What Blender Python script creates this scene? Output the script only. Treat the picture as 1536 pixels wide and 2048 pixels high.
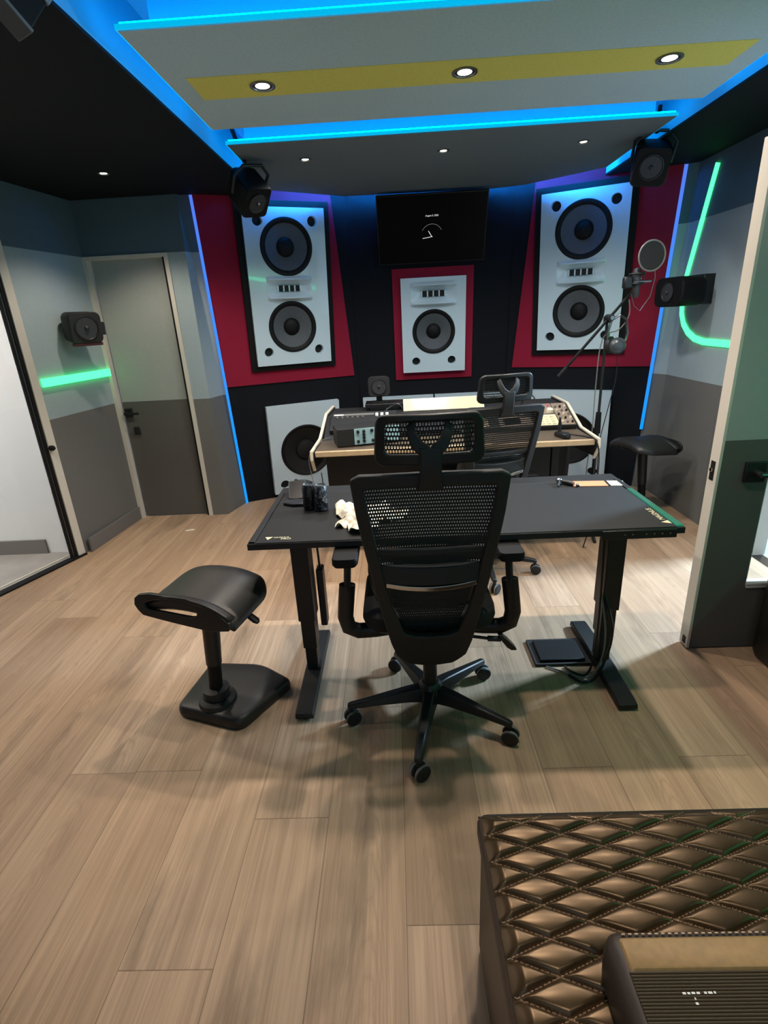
import bpy, bmesh, math, random
from mathutils import Vector, Matrix, Euler
R = math.radians
random.seed(7)
for o in list(bpy.data.objects):
    bpy.data.objects.remove(o, do_unlink=True)
S = bpy.context.scene
COL = S.collection

# ------------------------------------------------------------------ camera
cam_d = bpy.data.cameras.new('camera')
cam = bpy.data.objects.new('camera', cam_d); COL.objects.link(cam)
FPX = 1047.25
cam_d.sensor_fit = 'VERTICAL'; cam_d.sensor_height = 36.0; cam_d.sensor_width = 27.0
cam_d.lens = FPX * 36.0 / 2048.0
cam_d.clip_start = 0.02
RC = Matrix(((0.99861469, -0.0419325, -0.03178633), (0.01521537, -0.34816343, 0.93731036), (-0.0503706, -0.93649554, -0.3470431)))
mw = Matrix.Identity(4)
for i in range(3):
    mw[i][0] = RC[i][0]; mw[i][1] = -RC[i][1]; mw[i][2] = -RC[i][2]
mw.translation = Vector((0, 0, 1.5))
cam.matrix_world = mw
S.camera = cam

# ------------------------------------------------------------------ world, exposure, area lights
S.view_settings.view_transform = 'Standard'; S.view_settings.look = 'None'
S.view_settings.exposure = 0.0; S.view_settings.gamma = 1.0; S.view_settings.use_curve_mapping = False
W = bpy.data.worlds.new('world'); S.world = W; W.use_nodes = True
W.node_tree.nodes['Background'].inputs[0].default_value = (0.58, 0.80, 1.0, 1)
W.node_tree.nodes['Background'].inputs[1].default_value = 0.72

def area(name, loc, target, power, color, sx, sy):
    d = bpy.data.lights.new(name, 'AREA'); d.shape = 'RECTANGLE'; d.size = sx; d.size_y = sy
    d.energy = power; d.color = color
    o = bpy.data.objects.new(name, d); COL.objects.link(o); o.location = loc
    o.rotation_euler = (Vector(target) - Vector(loc)).to_track_quat('-Z', 'Y').to_euler()
    return o
area('daylight_next_room', (3.3, 3.12, 1.9), (1.3, 2.4, 0.0), 240, (0.52, 0.76, 1.0), 0.3, 0.3)
area('corridor_light', (-3.3, 2.5, 2.3), (-3.2, 2.6, 0.0), 46, (1.0, 0.87, 0.80), 0.8, 0.8)

# ------------------------------------------------------------------ materials
def lin(c):
    return tuple(((x / 255) / 12.92 if x / 255 <= 0.04045 else ((x / 255 + 0.055) / 1.055) ** 2.4) for x in c) + (1.0,)

class N:
    def __init__(s, name):
        s.m = bpy.data.materials.new(name); s.m.use_nodes = True
        s.t = s.m.node_tree; s.b = s.t.nodes['Principled BSDF']; s.out = s.t.nodes['Material Output']
    def node(s, typ, **kw):
        n = s.t.nodes.new(typ)
        for k, v in kw.items(): setattr(n, k, v)
        return n
    def link(s, a, b): s.t.links.new(a, b)
    def put(s, sock, v):
        if hasattr(v, 'is_linked') or hasattr(v, 'links'): s.link(v, sock)
        else: sock.default_value = v
    def math(s, op, a, b=0.0, c=None):
        n = s.node('ShaderNodeMath', operation=op)
        s.put(n.inputs[0], a); s.put(n.inputs[1], b)
        if c is not None: s.put(n.inputs[2], c)
        return n.outputs[0]
    def obj(s):
        tc = s.node('ShaderNodeTexCoord'); sp = s.node('ShaderNodeSeparateXYZ'); s.link(tc.outputs['Object'], sp.inputs[0])
        return tc.outputs['Object'], sp.outputs
    def comb(s, x, y, z):
        n = s.node('ShaderNodeCombineXYZ'); s.put(n.inputs[0], x); s.put(n.inputs[1], y); s.put(n.inputs[2], z); return n.outputs[0]
    def noise(s, vec, scale, detail=3, rough=0.5, dist=0.0):
        n = s.node('ShaderNodeTexNoise'); s.link(vec, n.inputs['Vector'])
        n.inputs['Scale'].default_value = scale; n.inputs['Detail'].default_value = detail
        n.inputs['Roughness'].default_value = rough; n.inputs['Distortion'].default_value = dist
        return n.outputs['Fac']
    def mix(s, f, a, b, typ='MIX'):
        n = s.node('ShaderNodeMix', data_type='RGBA', blend_type=typ)
        s.put(n.inputs[0], f); s.put(n.inputs[6], a); s.put(n.inputs[7], b); return n.outputs[2]
    def ramp(s, f, stops, interp='LINEAR'):
        n = s.node('ShaderNodeValToRGB'); n.color_ramp.interpolation = interp
        e = n.color_ramp.elements
        while len(e) < len(stops): e.new(0.5)
        for i, (p, c) in enumerate(stops): e[i].position = p; e[i].color = c
        s.link(f, n.inputs[0]); return n.outputs[0]
    def bump(s, h, strength=0.2, dist=0.002):
        n = s.node('ShaderNodeBump'); n.inputs['Strength'].default_value = strength; n.inputs['Distance'].default_value = dist
        s.link(h, n.inputs['Height']); s.link(n.outputs[0], s.b.inputs['Normal'])

MATS = {}
def mat(name, rgb, rough=0.5, metal=0.0, spec=0.5, noise=0.0, nscale=60, bump=0.0, coat=0.0):
    if name in MATS: return MATS[name]
    n = N(name); b = n.b
    b.inputs['Base Color'].default_value = lin(rgb); b.inputs['Roughness'].default_value = rough
    b.inputs['Metallic'].default_value = metal; b.inputs['Specular IOR Level'].default_value = spec
    b.inputs['Coat Weight'].default_value = coat
    if noise or bump:
        v, _ = n.obj(); f = n.noise(v, nscale, 4)
        if noise:
            c = lin(rgb); lo = tuple(x * (1 - noise) for x in c[:3]) + (1,); hi = tuple(min(1, x * (1 + noise)) for x in c[:3]) + (1,)
            n.link(n.ramp(f, [(0.3, lo), (0.7, hi)]), b.inputs['Base Color'])
        if bump: n.bump(f, bump, 0.002)
    MATS[name] = n.m; return n.m

def emis(name, rgb, strength, top=None, z0=0, z1=1):
    n = N(name); b = n.b; b.inputs['Base Color'].default_value = (0, 0, 0, 1)
    b.inputs['Emission Color'].default_value = rgb + (1,); b.inputs['Emission Strength'].default_value = strength
    if top:
        _, o = n.obj(); f = n.math('DIVIDE', n.math('SUBTRACT', o[2], z0), z1 - z0)
        n.link(n.ramp(f, [(0.0, rgb + (1,)), (1.0, top + (1,))]), b.inputs['Emission Color'])
    MATS[name] = n.m; return n.m

def banded_wall(name, low, mid, high, z1=0.975, z2=2.02):
    n = N(name); v, o = n.obj()
    a = n.math('GREATER_THAN', o[2], z1); c = n.math('GREATER_THAN', o[2], z2)
    f = n.noise(v, 35, 5)
    col = n.mix(c, n.mix(a, lin(low), lin(mid)), lin(high))
    col = n.mix(n.math('MULTIPLY', f, 0.10), col, (0.02, 0.02, 0.02, 1))
    n.link(col, n.b.inputs['Base Color']); n.b.inputs['Roughness'].default_value = 0.75; n.bump(f, 0.08, 0.002)
    n.b.inputs['Specular IOR Level'].default_value = 0.3
    MATS[name] = n.m; return n.m

def wood_floor():
    n = N('oak_planks'); v, o = n.obj(); x, y = o[0], o[1]
    PW, PL = 0.2427, 1.62
    xs = n.math('DIVIDE', n.math('ADD', x, 1.244 + PW * 20), PW); px = n.math('FLOOR', xs); fx = n.math('FRACT', xs)
    wn = n.node('ShaderNodeTexWhiteNoise', noise_dimensions='1D'); n.link(n.math('ADD', px, 0.37), wn.inputs['W'])
    ys = n.math('ADD', n.math('DIVIDE', y, PL), n.math('ADD', n.math('MULTIPLY', wn.outputs[0], 3.7), 20.0)); py = n.math('FLOOR', ys); fy = n.math('FRACT', ys)
    wn2 = n.node('ShaderNodeTexWhiteNoise', noise_dimensions='2D'); n.link(n.comb(px, py, 0), wn2.inputs['Vector'])
    rnd = wn2.outputs[0]
    off = n.math('MULTIPLY', rnd, 37.0)
    P = lambda kx, ky: n.comb(n.math('ADD', n.math('MULTIPLY', x, kx), off), n.math('MULTIPLY', y, ky), off)
    g1 = n.noise(P(9, 0.9), 1.0, 4, 0.5, 0.2)
    g2 = n.noise(P(150, 3.0), 1.0, 3, 0.6)
    g3 = n.noise(P(34, 0.55), 1.0, 4, 0.6, 0.15)
    # cathedral figure: nested rings stretched along some planks
    cx = n.math('SUBTRACT', fx, n.math('ADD', 0.35, n.math('MULTIPLY', rnd, 0.3)))
    rad = n.math('ADD', n.math('MULTIPLY', n.math('MULTIPLY', cx, cx), 9.0), n.math('MULTIPLY', y, 1.3))
    rad = n.math('ADD', rad, n.math('MULTIPLY', n.noise(P(14, 5.0), 1.0, 4, 0.6), 0.35))
    ring = n.math('POWER', n.math('ABSOLUTE', n.math('SINE', n.math('MULTIPLY', rad, 26.0))), 0.5)
    fig = n.ramp(n.math('FRACT', n.math('MULTIPLY', rnd, 7.3)), [(0.50, (0, 0, 0, 1)), (0.60, (1, 1, 1, 1))])
    kn = n.noise(P(6.5, 1.1), 1.0, 5, 0.6, 0.5)
    base = n.ramp(rnd, [(0.0, lin((160, 130, 106))), (0.35, lin((178, 147, 120))), (0.7, lin((187, 156, 128))), (1.0, lin((198, 168, 142)))])
    col = n.mix(n.math('MULTIPLY', n.math('MULTIPLY', n.math('SUBTRACT', 1.0, ring), fig), 0.36), base, lin((112, 88, 68)))
    col = n.mix(n.math('MULTIPLY', n.ramp(g3, [(0.35, (0, 0, 0, 1)), (0.72, (1, 1, 1, 1))]), 0.46), col, lin((122, 100, 80)))
    col = n.mix(n.math('MULTIPLY', n.ramp(g2, [(0.42, (0, 0, 0, 1)), (0.62, (1, 1, 1, 1))]), 0.28), col, lin((108, 86, 66)))
    col = n.mix(n.math('MULTIPLY', n.ramp(g1, [(0.35, (0, 0, 0, 1)), (0.7, (1, 1, 1, 1))]), 0.30), col, lin((200, 172, 142)))
    col = n.mix(n.math('MULTIPLY', n.ramp(kn, [(0.56, (0, 0, 0, 1)), (0.74, (1, 1, 1, 1))]), 0.60), col, lin((88, 72, 58)))
    seam = n.math('MAXIMUM', n.math('LESS_THAN', fx, 0.010), n.math('LESS_THAN', fy, 0.0018))
    col = n.mix(n.math('MULTIPLY', seam, 0.55), col, lin((70, 52, 38)))
    n.link(col, n.b.inputs['Base Color'])
    n.link(n.math('ADD', 0.40, n.math('MULTIPLY', g2, 0.2)), n.b.inputs['Roughness'])
    n.b.inputs['Specular IOR Level'].default_value = 0.35
    n.bump(n.math('SUBTRACT', n.math('MULTIPLY', g2, 0.3), seam), 0.25, 0.001)
    MATS['oak'] = n.m; return n.m

def mesh_fabric(name, w, h, rgb, thr):
    n = N(name); _, o = n.obj()
    zr = n.math('DIVIDE', o[2], h); row = n.math('FLOOR', zr)
    xs = n.math('ADD', n.math('DIVIDE', o[0], w), n.math('MULTIPLY', n.math('MODULO', n.math('ABSOLUTE', row), 2.0), 0.5))
    fx = n.math('MULTIPLY', n.math('SUBTRACT', n.math('FRACT', xs), 0.5), 2.0)
    fz = n.math('MULTIPLY', n.math('SUBTRACT', n.math('FRACT', zr), 0.5), 2.0)
    d = n.math('ADD', n.math('MULTIPLY', fx, fx), n.math('MULTIPLY', fz, fz))
    hole = n.math('LESS_THAN', d, thr)
    n.b.inputs['Base Color'].default_value = lin(rgb); n.b.inputs['Roughness'].default_value = 0.8
    tr = n.node('ShaderNodeBsdfTransparent'); mx = n.node('ShaderNodeMixShader')
    n.link(hole, mx.inputs[0]); n.link(n.b.outputs[0], mx.inputs[1]); n.link(tr.outputs[0], mx.inputs[2])
    n.link(mx.outputs[0], n.out.inputs[0]); MATS[name] = n.m; return n.m

def glass_mat():
    n = N('clear_glass'); tr = n.node('ShaderNodeBsdfTransparent'); gl = n.node('ShaderNodeBsdfGlossy'); gl.inputs['Roughness'].default_value = 0.02
    tr.inputs[0].default_value = (0.96, 0.98, 0.97, 1)
    fr = n.node('ShaderNodeFresnel'); fr.inputs[0].default_value = 1.35; mx = n.node('ShaderNodeMixShader')
    n.link(fr.outputs[0], mx.inputs[0]); n.link(tr.outputs[0], mx.inputs[1]); n.link(gl.outputs[0], mx.inputs[2])
    n.link(mx.outputs[0], n.out.inputs[0]); MATS['glass'] = n.m; return n.m

M_oak = wood_floor()
M_wall = banded_wall('painted_wall', (108, 108, 105), (158, 174, 180), (84, 106, 120))
M_door = banded_wall('painted_door', (92, 90, 87), (160, 166, 164), (160, 166, 164))
M_cream = mat('cream_trim_paint', (205, 200, 190), 0.55)
M_black_ceiling = mat('black_ceiling_paint', (14, 17, 23), 0.8, spec=0.2, noise=0.2)
M_graycloud = mat('grey_panel_paint', (178, 202, 212), 0.8, noise=0.06, nscale=90)
M_yellow = mat('yellow_paint', (222, 214, 104), 0.7, noise=0.05, nscale=90)
M_darkcloud = mat('dark_panel_paint', (102, 112, 120), 0.8, noise=0.06, nscale=90)
M_cove = mat('cove_paint_blue_lit', (92, 164, 196), 0.7)  # pale cove surfaces with the blue LED glow tinted into their colour
M_white = mat('white_paint', (225, 225, 225), 0.6)
M_blackfab = mat('black_acoustic_fabric', (24, 26, 31), 0.9, spec=0.15, noise=0.3, nscale=300, bump=0.2)
M_redfab = mat('crimson_acoustic_fabric', (144, 34, 58), 0.9, spec=0.1, noise=0.12, nscale=300, bump=0.2)
M_gloss = mat('white_gloss_blue_lit', (202, 222, 232), 0.12, coat=0.5)  # white lacquer with blue ambient light tinted into its colour
M_satin = mat('white_satin_blue_lit', (196, 214, 224), 0.4)  # subwoofer white, same blue light painted into the base colour
M_blackframe = mat('black_frame', (14, 13, 14), 0.6, spec=0.2)
M_cone = mat('grey_paper_cone', (80, 85, 90), 0.75, noise=0.1, nscale=120)
M_driver = mat('dark_driver_cone', (48, 49, 52), 0.45)
M_rubber = mat('black_rubber', (15, 15, 17), 0.6, spec=0.25)
M_hole = mat('port_black', (6, 6, 7), 0.7)
M_bp = mat('black_plastic', (22, 22, 23), 0.42)
M_bpm = mat('matte_black_plastic', (28, 28, 29), 0.6)
M_bm = mat('black_powder_coat', (20, 21, 22), 0.5, noise=0.2, nscale=400)
M_fab = mat('black_fabric', (26, 26, 28), 0.9, noise=0.3, nscale=500)
M_leath = mat('black_leather', (30, 29, 28), 0.45, noise=0.1, nscale=200, bump=0.15)
M_chrome = mat('chrome', (205, 200, 190), 0.12, 1.0)
M_steel = mat('grey_steel', (130, 132, 135), 0.35, 1.0)
M_greyp = mat('grey_plastic', (120, 118, 114), 0.5)
M_skirting = mat('grey_skirting_paint', (108, 106, 104), 0.6)
M_mat = mat('desk_mat_black', (27, 27, 28), 0.65, spec=0.3, noise=0.08, nscale=500)
M_screen = mat('black_screen', (5, 7, 14), 0.3, spec=0.12)
M_walnut = mat('dark_wood', (88, 76, 62), 0.5, noise=0.15, nscale=25)
M_edge = mat('light_wood_edge', (196, 170, 136), 0.5, noise=0.08, nscale=40)
M_creamedge = mat('cream_edge', (226, 214, 192), 0.45)
M_paper = mat('off_white_paper', (214, 206, 188), 0.8)
M_bluepanel = mat('light_blue_faceplate', (150, 186, 198), 0.45)
M_orange = mat('orange_card', (222, 138, 96), 0.6)
M_logo = mat('cream_print', (226, 216, 178), 0.5)
M_floor2 = mat('grey_stone_floor', (150, 146, 142), 0.5, noise=0.12, nscale=6)
M_bronze = mat('bronze_leather', (86, 68, 48), 0.32, 0.65, noise=0.12, nscale=30, bump=0.05)
M_brown = mat('dark_brown_leather', (52, 42, 38), 0.5, noise=0.15, nscale=80)
M_gold = mat('gold_brown_leather', (140, 112, 70), 0.55, 0.1, noise=0.12, nscale=90)
M_rib = mat('ribbed_dark_fabric', (84, 68, 50), 0.6)
M_thread = mat('pale_thread', (196, 164, 140), 0.7)
M_glass = glass_mat()
M_led_blue = emis('blue_led', (0.0, 0.47, 1.0), 18.0)
M_led_lip = emis('blue_diffuser', (0.0, 0.52, 0.90), 0.9)
M_led_wash = emis('blue_wall_washer', (0.01, 0.27, 1.0), 420.0)
M_led_edge = emis('blue_edge_led', (0.0, 0.32, 1.0), 1.05, top=(0.08, 0.20, 0.85), z0=0.6, z1=2.3)
M_led_green = emis('green_led', (0.055, 1.0, 0.24), 3.0)
M_led_green2 = emis('bright_green_led', (0.02, 1.0, 0.45), 12.5)
M_lamp = emis('warm_lamp', (1.0, 0.86, 0.62), 14.0)
M_scr_white = emis('screen_white', (0.9, 0.9, 0.95), 0.9)
M_mesh = mesh_fabric('chair_mesh', 0.0078, 0.0116, (42, 40, 38), 0.21)
M_mesh2 = mesh_fabric('headrest_mesh_fabric', 0.0084, 0.0128, (28, 27, 26), 0.50)

# ------------------------------------------------------------------ mesh building helpers
class MB:
    def __init__(s): s.bm = bmesh.new()
    def quadf(s, vs):
        vv = [s.bm.verts.new(v) for v in vs]
        return s.bm.faces.new(vv)
    def box(s, x0, x1, y0, y1, z0, z1, M=None):
        c = [Vector((x, y, z)) for z in (z0, z1) for y in (y0, y1) for x in (x0, x1)]
        if M: c = [M @ v for v in c]
        v = [s.bm.verts.new(p) for p in c]
        for f in ((0, 2, 3, 1), (4, 5, 7, 6), (0, 1, 5, 4), (2, 6, 7, 3), (0, 4, 6, 2), (1, 3, 7, 5)):
            s.bm.faces.new([v[i] for i in f])
        return s
    def ring(s, loops, cap=True, closed=False):
        rows = [[s.bm.verts.new(p) for p in L] for L in loops]; n = len(rows[0])
        for a, b in zip(rows, rows[1:] + ([rows[0]] if closed else [])):
            for i in range(n):
                s.bm.faces.new((a[i], a[(i + 1) % n], b[(i + 1) % n], b[i]))
        if cap and not closed:
            s.bm.faces.new(list(reversed(rows[0]))); s.bm.faces.new(rows[-1])
        return s
    def prism(s, poly, y0, y1, M=None):           # polygon in x,z extruded along y
        L = [[Vector((x, y, z)) for x, z in poly] for y in (y0, y1)]
        if M: L = [[M @ v for v in l] for l in L]
        return s.ring(L)
    def prismz(s, poly, z0, z1, M=None):          # polygon in x,y extruded along z
        L = [[Vector((x, y, z)) for x, y in poly] for z in (z0, z1)]
        if M: L = [[M @ v for v in l] for l in L]
        return s.ring(L)
    def cyl(s, p0, p1, r0, r1=None, seg=20):
        p0, p1 = Vector(p0), Vector(p1); r1 = r0 if r1 is None else r1
        q = (p1 - p0).to_track_quat('Z', 'Y')
        L = [[p + q @ Vector((r * math.cos(2 * math.pi * i / seg), r * math.sin(2 * math.pi * i / seg), 0)) for i in range(seg)] for p, r in ((p0, r0), (p1, r1))]
        return s.ring(L)
    def lathe(s, prof, origin=(0, 0, 0), axis=(0, 0, 1), seg=32, cap=True):
        o = Vector(origin); q = Vector(axis).to_track_quat('Z', 'Y')
        L = [[o + q @ Vector((max(r, 1e-4) * math.cos(2 * math.pi * i / seg), max(r, 1e-4) * math.sin(2 * math.pi * i / seg), h)) for i in range(seg)] for r, h in prof]
        return s.ring(L, cap)
    def tube(s, pts, r, seg=8, closed=False, ry=None):
        pts = [Vector(p) for p in pts]; n = len(pts); L = []; up = None
        for i, p in enumerate(pts):
            if closed: t = pts[(i + 1) % n] - pts[i - 1]
            else: t = pts[min(i + 1, n - 1)] - pts[max(i - 1, 0)]
            t.normalize()
            if up is None: up = Vector((0, 0, 1)) if abs(t.z) < 0.9 else Vector((0, 1, 0))
            a = t.cross(up)
            if a.length < 1e-4: a = t.orthogonal()
            a.normalize(); b = a.cross(t); up = b
            rr = r[i] if isinstance(r, (list, tuple)) else r
            rb = rr if ry is None else ry
            L.append([p + a * rr * math.cos(2 * math.pi * k / seg) + b * rb * math.sin(2 * math.pi * k / seg) for k in range(seg)])
        return s.ring(L, not closed, closed)
    def sphere(s, c, rx, ry=None, rz=None, seg=16, rings=10):
        ry = ry or rx; rz = rz or rx; c = Vector(c)
        L = []
        for j in range(rings + 1):
            a = math.pi * j / rings - math.pi / 2; k = max(math.cos(a), 0.01)
            L.append([c + Vector((rx * k * math.cos(2 * math.pi * i / seg), ry * k * math.sin(2 * math.pi * i / seg), rz * math.sin(a))) for i in range(seg)])
        return s.ring(L)
    def grid(s, fn, nu, nv):
        V = [[s.bm.verts.new(fn(i / nu, j / nv)) for i in range(nu + 1)] for j in range(nv + 1)]
        for j in range(nv):
            for i in range(nu):
                s.bm.faces.new((V[j][i], V[j][i + 1], V[j + 1][i + 1], V[j + 1][i]))
        return s
    def ringplate(s, outer, inner, fmap, th):     # plate with a hole; outlines in (x,z), fmap(x,z)->Vector front, th=Vector thickness
        n = len(outer); rows = []
        for pts, off in ((outer, 0), (inner, 0), (inner, 1), (outer, 1)):
            rows.append([s.bm.verts.new(fmap(x, z) + (th if off else Vector((0, 0, 0)))) for x, z in pts])
        for a, b in zip(rows, rows[1:] + [rows[0]]):
            for i in range(n): s.bm.faces.new((a[i], a[(i + 1) % n], b[(i + 1) % n], b[i]))
        return s
    def build(s, name, m, parent=None, bevel=0.0, smooth=40, seg=2, label=None, solid=0.0, subsurf=0):
        bmesh.ops.recalc_face_normals(s.bm, faces=s.bm.faces)
        me = bpy.data.meshes.new(name); s.bm.to_mesh(me); s.bm.free()
        if smooth:
            for p in me.polygons: p.use_smooth = True
            me.set_sharp_from_angle(angle=R(smooth))
        me.materials.append(m)
        o = bpy.data.objects.new(name, me); COL.objects.link(o)
        if parent: o.parent = parent
        if label: o['label'] = label
        if solid:
            k = o.modifiers.new('solid', 'SOLIDIFY'); k.thickness = solid; k.offset = 0
        if bevel:
            k = o.modifiers.new('bevel', 'BEVEL'); k.width = bevel; k.segments = seg; k.limit_method = 'ANGLE'; k.angle_limit = R(35)
        if subsurf:
            k = o.modifiers.new('sub', 'SUBSURF'); k.levels = subsurf; k.render_levels = subsurf
        return o

def box(x0, x1, y0, y1, z0, z1, M=None): return MB().box(x0, x1, y0, y1, z0, z1, M)
def tag(o, label, cat, group=None):
    o['label'] = label; o['category'] = cat
    if group: o['group'] = group
    return o
def thing(name, label, cat, loc=(0, 0, 0), rot=(0, 0, 0), group=None, M=None):
    o = bpy.data.objects.new(name, None); COL.objects.link(o); o.empty_display_size = 0.1
    if M is not None: o.matrix_world = M
    else: o.location = loc; o.rotation_euler = rot
    return tag(o, label, cat, group)
def struct(o): o['kind'] = 'structure'; return o
def copy_tree(o, parent=None):
    c = o.copy(); COL.objects.link(c)
    if parent: c.parent = parent
    for ch in list(o.children): copy_tree(ch, c)
    return c
def rrect(x0, x1, z0, z1, r, k=5):
    P = []
    for cx, cz, a0 in ((x1 - r, z1 - r, 0), (x0 + r, z1 - r, 90), (x0 + r, z0 + r, 180), (x1 - r, z0 + r, 270)):
        for i in range(k + 1):
            a = R(a0 + 90 * i / k); P.append((cx + r * math.cos(a), cz + r * math.sin(a)))
    return P
def frameM(origin, X, Z):
    X = Vector(X).normalized(); Z = Vector(Z); Z = (Z - X * Z.dot(X)).normalized(); Y = Z.cross(X)
    m = Matrix.Identity(4)
    for i in range(3): m[i][0] = X[i]; m[i][1] = Y[i]; m[i][2] = Z[i]
    m.translation = Vector(origin); return m
def text_mesh(name, body, size, m, parent, M, ext=0.0006, align='CENTER'):
    c = bpy.data.curves.new(name, 'FONT'); c.body = body; c.size = size; c.extrude = ext; c.align_x = align; c.align_y = 'CENTER'
    t = bpy.data.objects.new(name + '_tmp', c); COL.objects.link(t)
    dg = bpy.context.evaluated_depsgraph_get(); me = bpy.data.meshes.new_from_object(t.evaluated_get(dg))
    bpy.data.objects.remove(t, do_unlink=True)
    me.transform(M); me.materials.clear(); me.materials.append(m)
    o = bpy.data.objects.new(name, me); COL.objects.link(o); o.parent = parent
    return o

# ================================================================== SETTING
ZC, ZS, ZT = 2.385, 2.38, 2.64           # clouds, soffits, upper ceiling
struct(MB().box(-3.1, 2.16, -2.6, 5.35, -0.1, 0.0).build('floor', M_oak, smooth=0))
JX, JY = -2.312, 3.438                     # jamb of the sliding door
gd = Vector((-0.21, -0.586, 0)).normalized()
gn = Vector((gd.y, -gd.x, 0))              # away from the studio (to the corridor)
if gn.x > 0: gn = -gn
def along(a, out=0.0, z=0.0): return Vector((JX, JY, z)) + gd * a + gn * out
def slab_gd(a0, a1, o0, o1, z0, z1):
    m = MB(); m.ring([[along(a0, o0, z), along(a1, o0, z), along(a1, o1, z), along(a0, o1, z)] for z in (z0, z1)]); return m

struct(slab_gd(-0.02, 1.75, 0.03, 1.9, -0.09, 0.004).build('floor_corridor', M_floor2, smooth=0))
# left alcove wall
m = MB(); p0, p1 = Vector((-2.222, 4.17, 0)), Vector((JX, JY, 0)); o = Vector((-0.12, 0.012, 0))
m.ring([[p0 + Vector((0, 0, z)), p1 + Vector((0, 0, z)), p1 + o + Vector((0, 0, z)), p0 + o + Vector((0, 0, z))] for z in (0, ZT)])
struct(m.build('wall_left', M_wall, smooth=0))
struct(slab_gd(0.0, 1.45, 0.0, 0.12, 2.02, ZT).build('wall_left_lintel', M_wall, smooth=0))
struct(slab_gd(1.45, 6.2, 0.0, 0.12, 0.0, ZT).build('wall_left_rear', M_wall, smooth=0))
m = MB(); q0, q1 = Vector((-2.225, 4.16, 0)), Vector((JX + 0.03, JY + 0.03, 0)); d_in = Vector((0.014, -0.002, 0))
m.ring([[q0 + Vector((0, 0, z)), q1 + Vector((0, 0, z)), q1 + d_in + Vector((0, 0, z)), q0 + d_in + Vector((0, 0, z))] for z in (0, 0.105)])
struct(m.build('baseboard_left', M_skirting, smooth=0))
# alcove wall with the narrow door
yd = 4.16
struct(box(-2.36, -2.235, yd + 0.0, yd + 0.14, 0, ZT).build('wall_alcove', M_wall, smooth=0))
struct(box(-2.235, -1.60, yd, yd + 0.14, 2.02, ZT).build('wall_alcove_lintel', M_wall, smooth=0))
m = MB(); m.box(-1.60, -1.468, yd, yd + 0.14, 0, ZT)
struct(m.build('wall_column', M_wall, smooth=0))
dr = thing('door_1', 'closed narrow two-tone grey door in the alcove wall', 'door', (-2.22, yd, 0)); struct(dr)
box(0.035, 0.575, 0.035, 0.075, 0.008, 1.9945).build('door_leaf', M_door, dr, smooth=0)
m = MB(); m.box(-0.012, 0.022, -0.012, 0.06, 0, 2.02); m.box(0.592, 0.622, -0.012, 0.06, 0, 2.02); m.box(0.022, 0.592, -0.012, 0.06, 1.995, 2.02)
m.build('door_frame', M_cream, dr, smooth=0)
box(0.576, 0.592, -0.004, 0.05, 0, 1.995).build('door_seal', M_rubber, dr, smooth=0)
h = box(0.045, 0.105, 0.015, 0.035, 0.855, 0.925).build('door_handle', M_bp, dr, 0.004)
m = MB(); m.cyl((0.075, 0.02, 0.89), (0.075, -0.035, 0.89), 0.010, seg=10); m.box(0.065, 0.185, -0.045, -0.03, 0.88, 0.90); m.build('lever', M_bp, h, 0.003)
box(0.085, 0.135, 0.027, 0.035, 0.71, 0.775).build('lock_plate', M_bpm, dr, 0.004)
# sliding glass door
sd = thing('door_2', 'glazed sliding door with cream jamb and black track on the corridor', 'door'); struct(sd)
slab_gd(0.0, 0.055, -0.012, 0.06, 0.0, 2.05).build('jamb', M_cream, sd, smooth=0)
m = slab_gd(0.055, 1.45, -0.012, 0.06, 1.99, 2.05); m.build('head_jamb', M_cream, sd, smooth=0)
slab_gd(0.055, 0.075, -0.002, 0.012, 0.0, 1.99).build('seal', M_rubber, sd, smooth=0)
slab_gd(0.088, 0.105, -0.002, 0.012, 0.0, 1.99).build('seal', M_rubber, sd, smooth=0)
slab_gd(0.075, 0.088, 0.004, 0.012, 0.0, 1.99).build('stile', M_steel, sd, smooth=0)
slab_gd(0.105, 1.45, 0.010, 0.016, 0.01, 1.99).build('pane', M_glass, sd, smooth=0)
slab_gd(0.0, 1.45, -0.03, 0.03, 0.0, 0.012).build('track', M_rubber, sd, smooth=0)
slab_gd(0.0, 1.45, 0.075, 0.085, 0.004, 0.009).build('threshold_line', M_paper, sd, smooth=0)
m = MB(); c = along(0.05, -0.02, 0.80); m.cyl(c, c - gn * 0.02, 0.018, seg=16); m.cyl(c - gn * 0.02, c - gn * 0.034, 0.010, seg=12); m.build('latch', M_bp, sd)
# corridor beyond
struct(box(-4.4, -2.43, 3.48, 3.6, 0, 2.6).build('wall_corridor', M_white, smooth=0))
struct(box(-4.4, -2.60, 3.465, 3.48, 0, 0.11).build('baseboard_corridor', M_skirting, smooth=0))
struct(box(-4.5, -4.4, 1.4, 3.6, 0, 2.6).build('wall_corridor_end', M_white, smooth=0))
m = MB(); m.ring([[along(-0.3, 0.12, z), along(2.2, 0.12, z), along(2.2, 2.1, z), along(-0.3, 2.1, z)] for z in (2.6, 2.63)])
struct(m.build('ceiling_corridor', M_white, smooth=0))

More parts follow.
